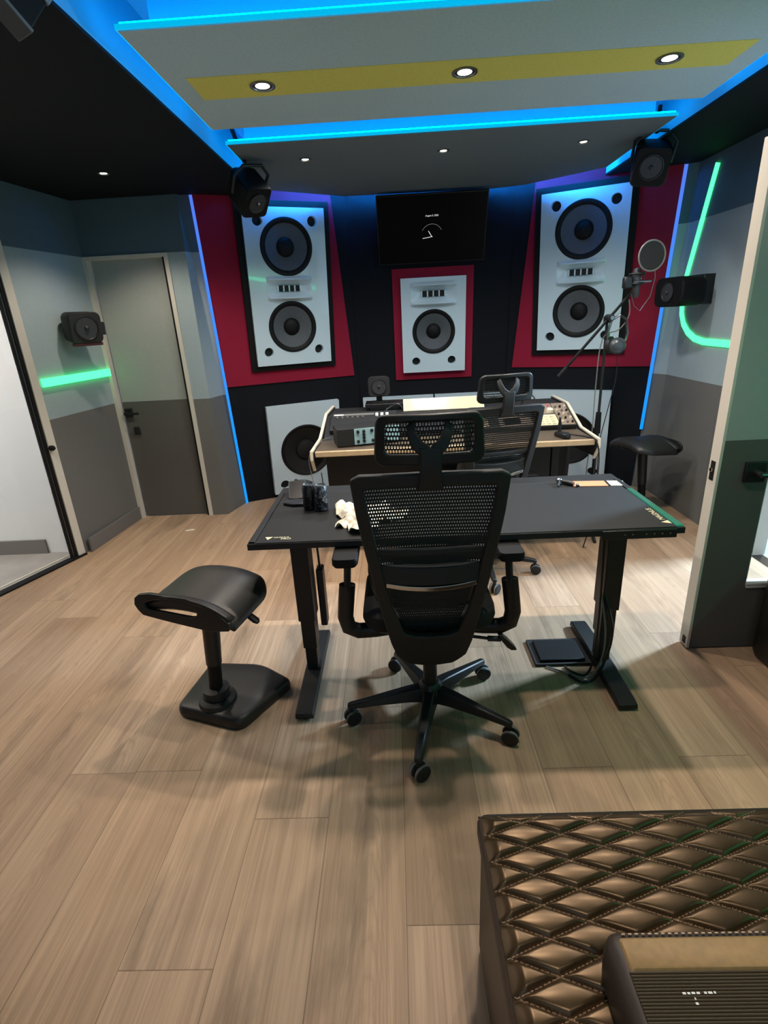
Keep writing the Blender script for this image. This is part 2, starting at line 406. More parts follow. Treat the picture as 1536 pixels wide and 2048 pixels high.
# front wall: two splayed, forward-leaning wings and a centre bay
LEAN = 0.105
TH = R(25); CT, ST = math.cos(TH), math.sin(TH); XC = 0.33; HW = 1.715
def wingL(s, t): return Vector((XC - HW + s * CT, 4.45 + s * ST - LEAN * t, t))
def wingR(s, t): return Vector((XC + HW - s * CT, 4.45 + s * ST - LEAN * t, t))
def ctr_y(z): return 4.969 - 0.1174 * z
ML = frameM(wingL(0.617, 1.75), (CT, ST, 0), (0, -LEAN, 1)); MR = frameM(wingR(0.607, 1.75), (CT, -ST, 0), (0, -LEAN, 1))
def quadwall(name, f, s0, s1, t0, t1, m, nrm, th=0.08):
    b = MB(); pts = [f(s0, t0), f(s1, t0), f(s1, t1), f(s0, t1)]
    b.ring([pts, [p + nrm * th for p in pts]]); return struct(b.build(name, m, smooth=0))
NL = (ML.to_3x3() @ Vector((0, 1, 0))); NR = (MR.to_3x3() @ Vector((0, 1, 0)))
quadwall('wall_front_left', wingL, 0.0, 1.16, 0.0, 2.66, M_blackfab, NL)
quadwall('wall_front_right', wingR, 0.0, 1.16, 0.0, 2.66, M_blackfab, NR)
b = MB(); b.ring([[Vector((x, ctr_y(z) + o, z)) for x, z in ((-0.42, 0), (1.08, 0), (1.08, 2.66), (-0.42, 2.66))] for o in (0, 0.08)])
struct(b.build('wall_front', M_blackfab, smooth=0))
# side returns between column / right wall and the wings
b = MB(); pts = [(-1.468, yd, 0), (-1.388, 4.45, 0), (-1.388, 4.45 - LEAN * ZT, ZT), (-1.468, yd, ZT)]
pts = [Vector(p) for p in pts]; pts[3].x += 0.0
b.ring([pts, [p + Vector((-0.06, 0.12, 0)) for p in pts]]); struct(b.build('wall_return_left', M_wall, smooth=0))
b = MB(); pts = [Vector(p) for p in ((2.125, 4.30, 0), (2.05, 4.45, 0), (2.05, 4.45 - LEAN * ZT, ZT), (2.125, 4.14, ZT))]
b.ring([pts, [p + Vector((0.06, 0.1, 0)) for p in pts]]); struct(b.build('wall_return_right', M_wall, smooth=0))
# right wall with doorway to the next room
XR = 2.12
struct(box(XR, XR + 0.12, 3.02, 4.62, 0, ZT).build('wall_right', M_wall, smooth=0))
struct(box(XR, XR + 0.12, 2.10, 3.02, 2.03, ZT).build('wall_right_lintel', M_wall, smooth=0))
struct(box(XR, XR + 0.12, -2.6, 2.10, 0, ZT).build('wall_right_rear', M_wall, smooth=0))
struct(box(XR + 0.12, 4.2, 1.2, 4.2, -0.1, 0.0).build('floor_next_room', M_floor2, smooth=0))
struct(box(4.2, 4.3, 1.2, 4.2, 0, 2.6).build('wall_next_room', M_white, smooth=0))
struct(box(XR + 0.12, 4.2, 4.2, 4.3, 0, 2.6).build('wall_next_room_side', M_white, smooth=0))
struct(box(XR + 0.12, 4.3, 1.2, 4.3, 2.6, 2.64).build('ceiling_next_room', M_white, smooth=0))
m = MB(); m.box(XR - 0.012, XR + 0.13, 3.0, 3.04, 0, 2.05); m.box(XR - 0.012, XR + 0.13, 2.085, 3.04, 2.01, 2.05)
struct(m.build('trim_1', M_cream, smooth=0))
struct(box(-4.3, -0.70, -1.5, -1.4, 0, ZT).build('shade_wall_left', M_wall, smooth=0))  # unseen partial wall added to darken the near left floor
struct(box(1.25, XR, -1.5, -1.4, 0, ZT).build('shade_wall_right', M_wall, smooth=0))  # unseen partial wall added to keep the open door's face darker
# ceiling: upper slab and the two low soffits
struct(box(-4.0, XR + 0.12, -2.6, 5.3, ZT, ZT + 0.06).build('ceiling', M_cove, smooth=0))
m = MB(); m.prismz([(-0.925, -2.6), (-0.925, 4.9), (-2.36, 4.9), (-2.36, 3.3), (-4.3, -2.6)], ZS, ZS + 0.012)
struct(m.build('ceiling_soffit_left', M_black_ceiling, smooth=0))
struct(box(-0.945, -0.925, -2.6, 4.4, ZS + 0.012, ZT).build('ceiling_soffit_side_left', M_cove, smooth=0))
struct(box(1.575, XR, -2.6, 4.9, ZS, ZS + 0.012).build('ceiling_soffit_right', M_black_ceiling, smooth=0))
struct(box(1.575, 1.595, -2.6, 4.4, ZS + 0.012, ZT).build('ceiling_soffit_side_right', M_cove, smooth=0))

# ================================================================== CEILING CLOUDS
def inset(poly, d):
    n = len(poly); out = []
    for i in range(n):
        p, a, b = Vector(poly[i]), Vector(poly[i - 1]), Vector(poly[(i + 1) % n])
        e0, e1 = (p - a).normalized(), (b - p).normalized()
        n0, n1 = Vector((-e0.y, e0.x)), Vector((-e1.y, e1.x))
        bis = (n0 + n1).normalized(); out.append(tuple(p + bis * d / max(0.3, bis.dot(n0))))
    return out
def cloud(name, label, poly, m, led=True):
    c = thing(name, label, 'ceiling panel', (0, 0, ZC))
    MB().prismz(inset(poly, 0.0065), 0.0, 0.016).build('panel', m, c, smooth=0)
    i1, i2 = inset(poly, 0.085), inset(poly, 0.012)
    MB().prismz(i1, 0.016, ZT - ZC).build('body', M_cove, c, smooth=0)
    b = MB(); i3 = inset(poly, 0.006)
    b.ring([[Vector((x, y, z)) for x, y in q] for q, z in ((poly, 0.003), (poly, 0.017), (i3, 0.017), (i3, 0.003))], closed=True); b.build('lip', M_led_lip, c, smooth=0, label='glowing blue edge profile')
    if led:
        a0, a1 = inset(poly, 0.012), inset(poly, 0.024); b = MB()
        b.ring([[Vector((x, y, z)) for x, y in q] for q, z in ((a0, 0.017), (a0, 0.026), (a1, 0.026), (a1, 0.017))], closed=True); b.build('led_strip', M_led_blue, c, smooth=0)
    return c
XL, XRc = -0.831, 1.493
g = cloud('ceiling_panel', 'grey floating ceiling panel with a yellow stripe and blue lit edges', [(XL, 2.05), (XRc, 2.05), (XRc, 2.985), (XL, 2.985)], M_graycloud)
MB().box(-0.742, 1.385, 2.412, 2.622, -0.0012, 0.0004).build('painted_stripe', M_yellow, g, smooth=0, label='yellow painted stripe')
dcl = cloud('ceiling_panel', 'dark grey floating ceiling panel with angled far edge above the monitors', [(XL, 3.212), (XRc, 3.212), (XRc + 0.01, 4.19), (1.04, 4.573), (0.788, 4.637), (-0.324, 4.589), (-0.838, 4.249)], M_darkcloud)
BK = [(XRc + 0.01, 4.19), (1.04, 4.573), (0.788, 4.637), (-0.324, 4.589), (-0.838, 4.249)]
for p, q in zip(BK, BK[1:]):
    p, q = Vector(p), Vector(q); d = (q - p).normalized(); n_ = Vector((d.y, -d.x)); p, q = p + d * 0.02, q - d * 0.02
    MB().prismz([tuple(p - n_ * 0.012), tuple(q - n_ * 0.012), tuple(q - n_ * 0.004), tuple(p - n_ * 0.004)] if False else [tuple(p + n_ * k) for k in (-0.004, -0.012)] + [tuple(q + n_ * k) for k in (-0.012, -0.004)], 0.021, 0.029).build('wall_washer', M_led_wash, dcl, smooth=0)
cloud('ceiling_panel', 'grey floating ceiling panel overhead behind the striped one', [(XL, -0.6), (XRc, -0.6), (XRc, 1.80), (XL, 1.80)], M_graycloud)

def downlight(x, y, z, label, power, cone, r=0.045, group=None, color=(1.0, 0.86, 0.70), blend=0.55):
    t = thing('downlight', label, 'light', (x, y, z), group=group)
    MB().lathe([(r, -0.0005), (r, -0.004), (r * 0.82, -0.005), (r * 0.78, 0.0), (r * 0.72, 0.0)], seg=28, cap=False).build('trim_ring', M_steel, t)
    MB().lathe([(r * 0.01, -0.0016), (r * 0.56, -0.0016), (r * 0.56, -0.0012), (r * 0.01, -0.0012)], seg=24).build('lamp', M_lamp, t)
    MB().lathe([(r * 0.56, -0.0011), (r * 0.80, -0.0011), (r * 0.80, -0.0005), (r * 0.56, -0.0005)], seg=24, cap=False).build('reflector', M_bpm, t)
    d = bpy.data.lights.new('downlight_lamp', 'SPOT'); d.energy = power; d.color = color; d.spot_size = R(cone); d.spot_blend = blend; d.shadow_soft_size = 0.03
    l = bpy.data.objects.new('light_source', d); COL.objects.link(l); l.parent = t; l.location = (0, 0, -0.03)
    return t
for x, w in ((-0.475, 'end by the corridor door'), (0.322, 'middle'), (1.11, 'end by the open door')):
    downlight(x, 2.52, ZC - 0.0012, 'round gimbal downlight in the yellow ceiling stripe, %s' % w, 62, 170, 0.05, 'downlights in the yellow stripe', blend=1.0)
for x, w in ((-0.467, 'above the monitor by the grey door'), (0.333, 'above the television'), (1.13, 'above the monitor by the microphone')):
    downlight(x, 3.552, ZC, 'small round downlight in the dark ceiling panel, %s' % w, 42, 140, 0.034, 'downlights in the dark ceiling panel', (0.92, 0.97, 1.0), 1.0)
for x in (-0.475, 0.322, 1.11):
    downlight(x, 1.62, ZC, 'round downlight in the far row of the grey ceiling panel overhead', 48 if x == 0.322 else (10 if x < 0 else 7), 112, 0.05, 'downlights overhead')
    if x > 0: downlight(x, -0.45, ZC, 'round downlight in the near row of the grey ceiling panel overhead', 34 if x < 1 else 10, 84, 0.05, 'downlights overhead, near row')
downlight(-1.66, 3.55, ZS, 'small round downlight in the black ceiling beside the narrow door', 30, 120, 0.034)
downlight(-1.95, 2.35, ZS, 'unseen fill downlight added in the black ceiling on the stool side', 56, 92, 0.034)  # out-of-view lamp added to brighten the floor by the stool

# ================================================================== LED LINES
def led_bar(name, pts, w, nrm, m, label, depth=0.008):
    """flat luminous profile following pts; nrm = face normal"""
    nrm = Vector(nrm).normalized(); pts = [Vector(p) for p in pts]; L = []
    for i, p in enumerate(pts):
        t = (pts[min(i + 1, len(pts) - 1)] - pts[max(i - 1, 0)]).normalized(); a = t.cross(nrm).normalized()
        L.append([p - a * w / 2, p + a * w / 2, p + a * w / 2 + nrm * depth, p - a * w / 2 + nrm * depth])
    b = MB(); b.ring(L); return tag(b.build(name, m, smooth=0), label, 'LED light')
pts = [wingL(0.006, t) for t in (0.0, 2.375)]
led_bar('led_profile', [p + Vector((0.0, -0.012, 0)) for p in pts], 0.021, (0.35, -1, 0), M_led_edge, 'vertical blue LED line between the grey column and the crimson panel')
pts = [wingR(0.006, t) for t in (0.52, 2.375)]
led_bar('led_profile', [p + Vector((0.0, -0.012, 0)) for p in pts], 0.023, (-0.35, -1, 0), M_led_edge, 'vertical blue LED line beside the crimson panel behind the black stool')
aw = lambda k, z, o=0.004: Vector((-2.222, 4.17, 0)).lerp(Vector((JX, JY, 0)), k) + Vector((o, 0, z))
led_bar('led_profile', [aw(0.03, 1.213), aw(0.97, 1.213)], 0.052, (1, -0.12, 0), M_led_green, 'short horizontal green LED line under the small wall speaker', 0.022)
P = [(4.05, 2.375), (3.925, 2.32), (4.125, 1.662), (4.135, 1.50), (4.12, 1.42), (4.075, 1.35), (4.00, 1.295), (3.90, 1.255), (3.78, 1.238), (3.50, 1.236), (3.08, 1.236)][1:]
P = [Vector((XR - 0.002, y + 0.012, z)) for y, z in P]
led_bar('led_profile', P, 0.042, (-1, 0, 0), M_led_green, 'long curved green LED line on the wall by the open door')
led_bar('led_profile', [Vector((XR - 0.002, y, 1.236)) for y in (1.95, -1.2)], 0.045, (-1, 0, 0), M_led_green2, 'straight green LED line on the wall behind the open door')

# ================================================================== MAIN MONITORS, PANELS, SUBWOOFERS
DEEP = 0.046
def cut_baffle(name, w, h, y0, circles, rects, m, parent, bevel=0.005):
    o = box(-w, w, y0, y0 + DEEP + 0.004, -h, h).build(name, m, parent, smooth=30)
    c = MB()
    for cx, cz, r in circles: c.cyl((cx, y0 - 0.02, cz), (cx, y0 + DEEP - 0.002, cz), r, seg=56)
    for x0, x1, z0, z1 in rects: c.box(x0, x1, y0 - 0.02, y0 + DEEP - 0.002, z0, z1)
    k = c.build('cutter', m)
    k.parent = parent
    md = o.modifiers.new('cut', 'BOOLEAN'); md.object = k; md.operation = 'DIFFERENCE'; md.solver = 'EXACT'
    bpy.context.view_layer.update()
    dg = bpy.context.evaluated_depsgraph_get(); me = bpy.data.meshes.new_from_object(o.evaluated_get(dg))
    o.modifiers.clear(); o.data = me; bpy.data.objects.remove(k, do_unlink=True)
    for p in me.polygons: p.use_smooth = True
    me.set_sharp_from_angle(angle=R(30))
    return o
def woofer(parent, cx, cz, r, y):
    w = MB().lathe([(r * 1.0, 0.0), (r * 1.0, -0.004), (r * 0.975, -0.009), (r * 0.91, -0.010), (r * 0.86, -0.006), (r * 0.82, 0.002), (r * 0.80, 0.004)], (cx, y, cz), (0, 1, 0), 56, cap=False).build('woofer', M_rubber, parent)
    MB().lathe([(r * 0.805, 0.003), (r * 0.6, 0.016), (r * 0.33, 0.036)], (cx, y, cz), (0, 1, 0), 56, cap=False).build('cone', M_cone, w)
    MB().lathe([(r * 0.345, 0.036), (r * 0.32, 0.024), (r * 0.24, 0.012), (r * 0.12, 0.005), (0.001, 0.004)], (cx, y, cz), (0, 1, 0), 40, cap=False).build('dust_cap', M_rubber, w)
    return w
def port(parent, cx, cz, r, y):
    p = MB().lathe([(r * 1.14, -0.0004), (r * 1.08, -0.0012), (r * 0.99, 0.002), (r * 0.93, 0.012), (r * 0.91, DEEP - 0.004)], (cx, y, cz), (0, 1, 0), 32, cap=False).build('port', M_gloss, parent)
    MB().lathe([(r * 0.985, DEEP - 0.006), (0.001, DEEP - 0.006)], (cx, y, cz), (0, 1, 0), 32, cap=False).build('port_opening', M_hole, p)
    return p
def horn(parent, cx, cz, w, h, y):
    a, hh = w / 2, h / 2
    def surf(u, v):
        X = (u * 2 - 1) * a; V = v * 2 - 1
        k = max(0.0, 1 - abs(X / a) ** 3) ** 0.7
        lip = math.exp(-((abs(V) - 0.74) / 0.15) ** 2) * k
        throat = math.exp(-(V / 0.40) ** 4) * max(0.0, 1 - abs(X / a) ** 2.2)
        return Vector((cx + X, y - 0.001 - 0.046 * lip + 0.043 * throat, cz + V * hh))
    hn = MB().grid(surf, 44, 36).build('horn', M_gloss, parent, smooth=60)
    MB().box(cx - a * 0.50, cx + a * 0.50, y + 0.024, y + 0.0275, cz - hh * 0.24, cz + hh * 0.24).build('throat', M_hole, hn, smooth=0)
    for k in range(5):
        x = cx + a * 0.5 * (k - 2) / 2.0
        box(x - 0.005, x + 0.005, y + 0.012, y + 0.026, cz - hh * 0.24, cz + hh * 0.24).build('fin', M_gloss, hn, smooth=0)
    return hn
def main_monitor(M, label):
    t = thing('main_monitor', label, 'speaker', M=M)
    b = MB(); b.ringplate(rrect(-0.36, 0.36, -0.613, 0.612, 0.004, 1), rrect(-0.3135, 0.3135, -0.5685, 0.5685, 0.004, 1), lambda x, z: Vector((x, -0.024, z)), Vector((0, 0.023, 0)))
    b.build('frame', M_blackframe, t, smooth=0)
    yb = -0.052; dr = [(0, 0.302, 0.203), (0, -0.276, 0.196)]
    pr = [(-0.205, 0.478, 0.037), (0.215, 0.478, 0.037), (-0.212, -0.463, 0.037), (0.212, -0.463, 0.037)]
    cut_baffle('baffle', 0.313, 0.568, yb, [(x, z, r * 0.97) for x, z, r in dr] + pr, [(-0.174, 0.174, -0.074, 0.096)], M_gloss, t)
    for x, z, r in dr: woofer(t, x, z, r, yb)
    for x, z, r in pr: port(t, x, z, r, yb)
    horn(t, 0, 0.011, 0.36, 0.184, yb)
    return t

def red_panel(f, nrm, pts, label):
    b = MB(); q = [f(s, t) for s, t in pts]; b.ring([[p - nrm * 0.0005 for p in q], [p - nrm * 0.012 for p in q]])
    return tag(b.build('fabric_panel', M_redfab, smooth=0), label, 'wall panel')
red_panel(wingL, NL, [(0.004, 1.035), (1.125, 1.035), (1.03, 2.50), (0.004, 2.50)], 'tapered crimson fabric panel around the main monitor nearest the grey door')
red_panel(wingR, NR, [(0.004, 1.035), (1.11, 1.035), (1.00, 2.50), (0.004, 2.50)], 'tapered crimson fabric panel around the main monitor behind the microphone')
off = lambda M, n: Matrix.Translation(-n * 0.0125) @ M
main_monitor(off(ML, NL), 'tall white two-woofer main monitor in black frame, nearest the grey door')
main_monitor(off(MR, NR), 'tall white two-woofer main monitor in black frame, behind the microphone stand')
# centre monitor
zc0 = 1.42
MC = frameM((0.347, ctr_y(zc0), zc0), (1, 0, 0), (0, -0.1174, 1))
b = MB(); b.prism([(-0.338, -0.453), (0.338, -0.453), (0.338, 0.455), (-0.338, 0.455)], -0.014, -0.0005)
b.bm.transform(MC)
tag(b.build('fabric_panel', M_redfab, smooth=0), 'crimson fabric rectangle around the single-woofer monitor under the television', 'wall panel')
cm = thing('centre_monitor', 'white single-woofer monitor with horn on top, under the television', 'speaker', M=Matrix.Translation(Vector((0, -0.0145, 0))) @ MC)
cut_baffle('baffle', 0.27, 0.383, -0.052, [(0, -0.045, 0.176), (-0.155, -0.29, 0.036), (0.155, -0.29, 0.036)], [(-0.187, 0.187, 0.162, 0.348)], M_gloss, cm)
woofer(cm, 0, -0.045, 0.182, -0.052); horn(cm, 0, 0.255, 0.385, 0.195, -0.052)
for x in (-0.155, 0.155): port(cm, x, -0.29, 0.036, -0.052)
# subwoofers
def sub(M, label, w=0.325):
    t = thing('subwoofer', label, 'speaker', M=M, group='subwoofers in the black base of the front wall')
    cut_baffle('baffle', w, 0.40, -0.055, [(0, -0.02, 0.226), (-0.225, -0.32, 0.043), (0.225, -0.32, 0.043)], [], M_satin, t)
    wf = MB().lathe([(0.236, 0.0), (0.236, -0.004), (0.226, -0.008), (0.212, 0.0), (0.206, 0.006)], (0.0, -0.055, -0.02), (0, 1, 0), 56, cap=False).build('woofer', M_rubber, t)
    MB().lathe([(0.208, 0.004), (0.09, 0.038), (0.085, 0.02), (0.04, 0.01), (0.001, 0.008)], (0.0, -0.055, -0.02), (0, 1, 0), 48, cap=False).build('cone', M_hole, wf)
    for x in (-0.225, 0.225): port(t, x, -0.32, 0.043, -0.055)
    return t
sub(off(frameM(wingL(0.60, 0.445), (CT, ST, 0), (0, -LEAN, 1)), NL * 0), 'white subwoofer on the floor beneath the main monitor nearest the grey door')
sub(off(frameM(wingR(0.575, 0.445), (CT, -ST, 0), (0, -LEAN, 1)), NR * 0), 'white subwoofer on the floor behind the microphone stand')
for x, w in ((0.02, 'behind the small desk speaker'), (0.675, 'behind the empty headrest of the far chair')):
    sub(frameM((x, ctr_y(0.43), 0.43), (1, 0, 0), (0, -0.1174, 1)), 'white subwoofer mid front wall, %s' % w, 0.32)
# television
MT = frameM((0.335, 4.60, 2.128), (1, 0, 0), (0, -0.2, 0.455))
tv = thing('television', 'thin black wall television showing a dim clock above the middle monitor', 'television', M=MT)
box(-0.425, 0.425, 0.0, 0.03, -0.249, 0.249).build('casing', M_bp, tv, 0.003)
box(-0.418, 0.418, -0.0015, 0.0, -0.242, 0.242).build('screen', M_screen, tv, smooth=0)
box(-0.12, 0.12, 0.03, 0.075, -0.15, 0.10).build('wall_bracket', M_bm, tv, 0.004)
RX = Matrix.Rotation(R(90), 4, 'X')
text_mesh('date_text', 'August 5, 2025', 0.0165, M_scr_white, tv, Matrix.Translation((0.0, -0.0022, 0.098)) @ RX, 0.0002)
b = MB(); L = []
for i in range(25):
    a = R(28 + 124 * i / 24); c, s_ = math.cos(a), math.sin(a)
    L.append([Vector((c * r, yy, 0.0 + s_ * r - 0.045)) for r, yy in ((0.083, -0.0016), (0.0855, -0.0016), (0.0855, -0.0022), (0.083, -0.0022))])
b.ring(L); b.build('clock_arc', emis('screen_grey', (0.5, 0.5, 0.55), 0.35), tv, smooth=0)
def hand(ang, l0, l1, w):
    m = Matrix.Translation((0, 0, -0.052)) @ Matrix.Rotation(R(ang), 4, 'Y'); return MB().box(-w, w, -0.0022, -0.0016, l0, l1, m)
hand(-32, 0, 0.05, 0.0022).build('hour_hand', M_scr_white, tv, smooth=0)
hand(-98, -0.006, 0.072, 0.0018).build('minute_hand', M_scr_white, tv, smooth=0)

# ================================================================== SMALL SPEAKERS
def small_speaker(name, label, w, h, d, M, stand=None):
    """local: face at -y"""
    t = thing(name, label, 'speaker', M=M)
    b = MB(); L = []
    for y, k, r in ((-d / 2, 0.93, 0.03), (-d / 2 + 0.012, 1.0, 0.035), (d / 2 - 0.03, 0.97, 0.04), (d / 2, 0.82, 0.04)):
        L.append([Vector((x * k, y, z * k)) for x, z in rrect(-w / 2, w / 2, -h / 2, h / 2, r * w / 0.2, 5)])
    b.ring(L); b.build('cabinet', M_blackframe if stand else M_bpm, t)
    r = min(w, h) * (0.34 if stand else 0.40)
    MB().lathe([(r, 0.001), (r, 0.006), (r * 0.93, 0.007), (r * 0.86, 0.001)], (0, -d / 2, 0), (0, -1, 0), 40, cap=False).build('waveguide_ring', M_bp, t)
    MB().lathe([(r * 0.87, 0.003), (r * 0.3, 0.0012), (r * 0.18, 0.002), (r * 0.16, 0.012), (r * 0.08, 0.017), (0.001, 0.018)], (0, -d / 2, 0), (0, -1, 0), 40, cap=False).build('driver', M_driver, t)
    return t
def lookM(loc, dirv, roll=0):
    """-Y axis of the thing looks along dirv"""
    y = -Vector(dirv).normalized(); x = y.cross(Vector((0, 0, 1))).normalized(); z = x.cross(y)
    m = Matrix.Identity(4)
    for i in range(3): m[i][0] = x[i]; m[i][1] = y[i]; m[i][2] = z[i]
    m.translation = Vector(loc); return m @ Matrix.Rotation(roll, 4, 'Y')
def hang(t, top, M):
    inv = M.inverted(); a = inv @ Vector(top)
    b = MB(); b.cyl(a, a * 0.25 + Vector((0, 0.02, 0.07)), 0.012, seg=12); b.tube([Vector((-0.105, 0.0, 0.0)), Vector((-0.11, 0.0, 0.1)), Vector((-0.06, 0.01, 0.15)), Vector((0.06, 0.01, 0.15)), Vector((0.11, 0.0, 0.1)), Vector((0.105, 0.0, 0.0))], 0.009, seg=8)
    b.build('hanging_bracket', M_bm, t)
Mh = lookM((-0.815, 3.53, 2.235), (0.55, -0.45, -0.72), R(-10)); t = small_speaker('hanging_speaker', 'black speaker hanging from the ceiling edge before the monitor nearest the grey door', 0.17, 0.19, 0.20, Mh, True); hang(t, (-0.86, 3.50, 2.54), Mh)
Mh = lookM((1.525, 3.56, 2.265), (-0.28, -0.80, -0.42), R(8)); t = small_speaker('hanging_speaker', 'black speaker hanging from the ceiling edge above the microphone', 0.19, 0.20, 0.20, Mh, True); hang(t, (1.555, 3.58, 2.54), Mh)
Mb = Matrix.Identity(4)
for i_, ax in enumerate(((0.9181, -0.3709, 0.1397), (0.1506, 0.6524, 0.7428), (-0.3666, -0.6609, 0.6548))):
    for j_ in range(3): Mb[j_][i_] = ax[j_]
Mb.translation = Vector((-0.8915, 1.6000, 2.1816))
nb = thing('hanging_speaker', 'plain dark speaker box corner hanging from the ceiling at the top corner of the view', 'speaker', M=Mb)
box(0.0, 0.0554, 0.0, 0.010, 0.0, 0.30).build('grille', mat('dark_grille', (92, 92, 96), 0.6), nb, 0.002)
box(0.002, 0.0534, 0.010, 0.13, 0.004, 0.28).build('cabinet', M_blackframe, nb, 0.003)
box(0.0494, 0.0574, 0.112, 0.135, 0.0, 0.29).build('edge_trim', mat('grey_edge_trim', (120, 130, 140), 0.4), nb, 0.001)
Mw = lookM((-2.135, 3.78, 1.545), (0.80, -0.62, -0.10)); t = small_speaker('wall_speaker', 'small black speaker on the grey wall above the short green light', 0.215, 0.20, 0.15, Mw)
box(-0.03, 0.03, 0.07, 0.17, -0.05, 0.05).build('wall_bracket', M_bm, t, 0.004); box(0.105, 0.15, -0.02, 0.03, -0.055, 0.03).build('side_bracket', M_bpm, t, 0.004)
box(-0.09, 0.10, -0.06, -0.02, -0.118, -0.098).build('base_strip', mat('dark_red_strip', (96, 40, 44), 0.5), t, 0.003, label='dark red strip')
Mw = lookM((1.945, 3.85, 1.565), (-1.0, -0.16, 0.0)); t = small_speaker('wall_speaker', 'small black speaker on the wall over the curved green light', 0.29, 0.185, 0.19, Mw, True)
box(-0.13, 0.10, 0.085, 0.165, -0.085, 0.10).build('wall_bracket', M_bm, t, 0.004)

# ================================================================== OPEN DOOR WITH VISION PANEL
od = thing('door_3', 'thick open two-tone door with cream edge, bar handle and glazed slot', 'door', (1.287, 2.066, 0)); struct(od)
DW, DT = 0.825, 0.060
m = MB()
m.box(0.012, 0.208, 0, DT, 0.008, 2.005); m.box(0.40, DW, 0, DT, 0.008, 2.005); m.box(0.208, 0.40, 0, DT, 0.008, 0.318); m.box(0.208, 0.40, 0, DT, 1.80, 2.005)
m.build('leaf', M_door, od, smooth=0)
box(0.0, 0.012, -0.001, DT + 0.001, 0.006, 2.008).build('edge_strip', M_cream, od, 0.001)
m = MB(); m.ringplate([(0.208, 0.318), (0.40, 0.318), (0.40, 1.80), (0.208, 1.80)], [(0.212, 0.322), (0.396, 0.322), (0.396, 1.796), (0.212, 1.796)], lambda x, z: Vector((x, 0.002, z)), Vector((0, DT - 0.004, 0)))
m.build('slot_lining', M_white, od, smooth=0)
box(0.212, 0.396, 0.028, 0.032, 0.322, 1.796).build('pane', M_glass, od, smooth=0)
m = MB(); m.box(0.212, 0.396, -0.004, 0.004, 0.310, 0.318); m.box(0.212, 0.396, -0.004, 0.004, 0.325, 0.332); m.build('glazing_bead', M_cream, od, smooth=0)
h = box(0.105, 0.190, -0.012, 0.0, 0.800, 0.885).build('door_handle', M_bp, od, 0.003)
m = MB(); m.cyl((0.148, -0.01, 0.843), (0.148, -0.055, 0.843), 0.012, seg=12); m.cyl((0.140, -0.055, 0.843), (0.36, -0.055, 0.843), 0.011, seg=12); m.build('bar', M_steel, h)
m = MB(); m.box(-0.002, 0.001, 0.018, 0.046, 0.805, 0.885); k = m.build('latch_plate', M_bp, od, smooth=0)
box(-0.009, -0.002, 0.024, 0.040, 0.842, 0.855).build('latch', M_chrome, k, 0.001)
box(-0.003, 0.001, 0.014, 0.036, 0.02, 0.055).build('drop_seal', M_rubber, od, smooth=0)
for z in (0.3, 1.0, 1.75): MB().cyl((DW - 0.004, -0.005, z - 0.05), (DW - 0.004, -0.005, z + 0.05), 0.009, seg=10).build('hinge', M_steel, od)

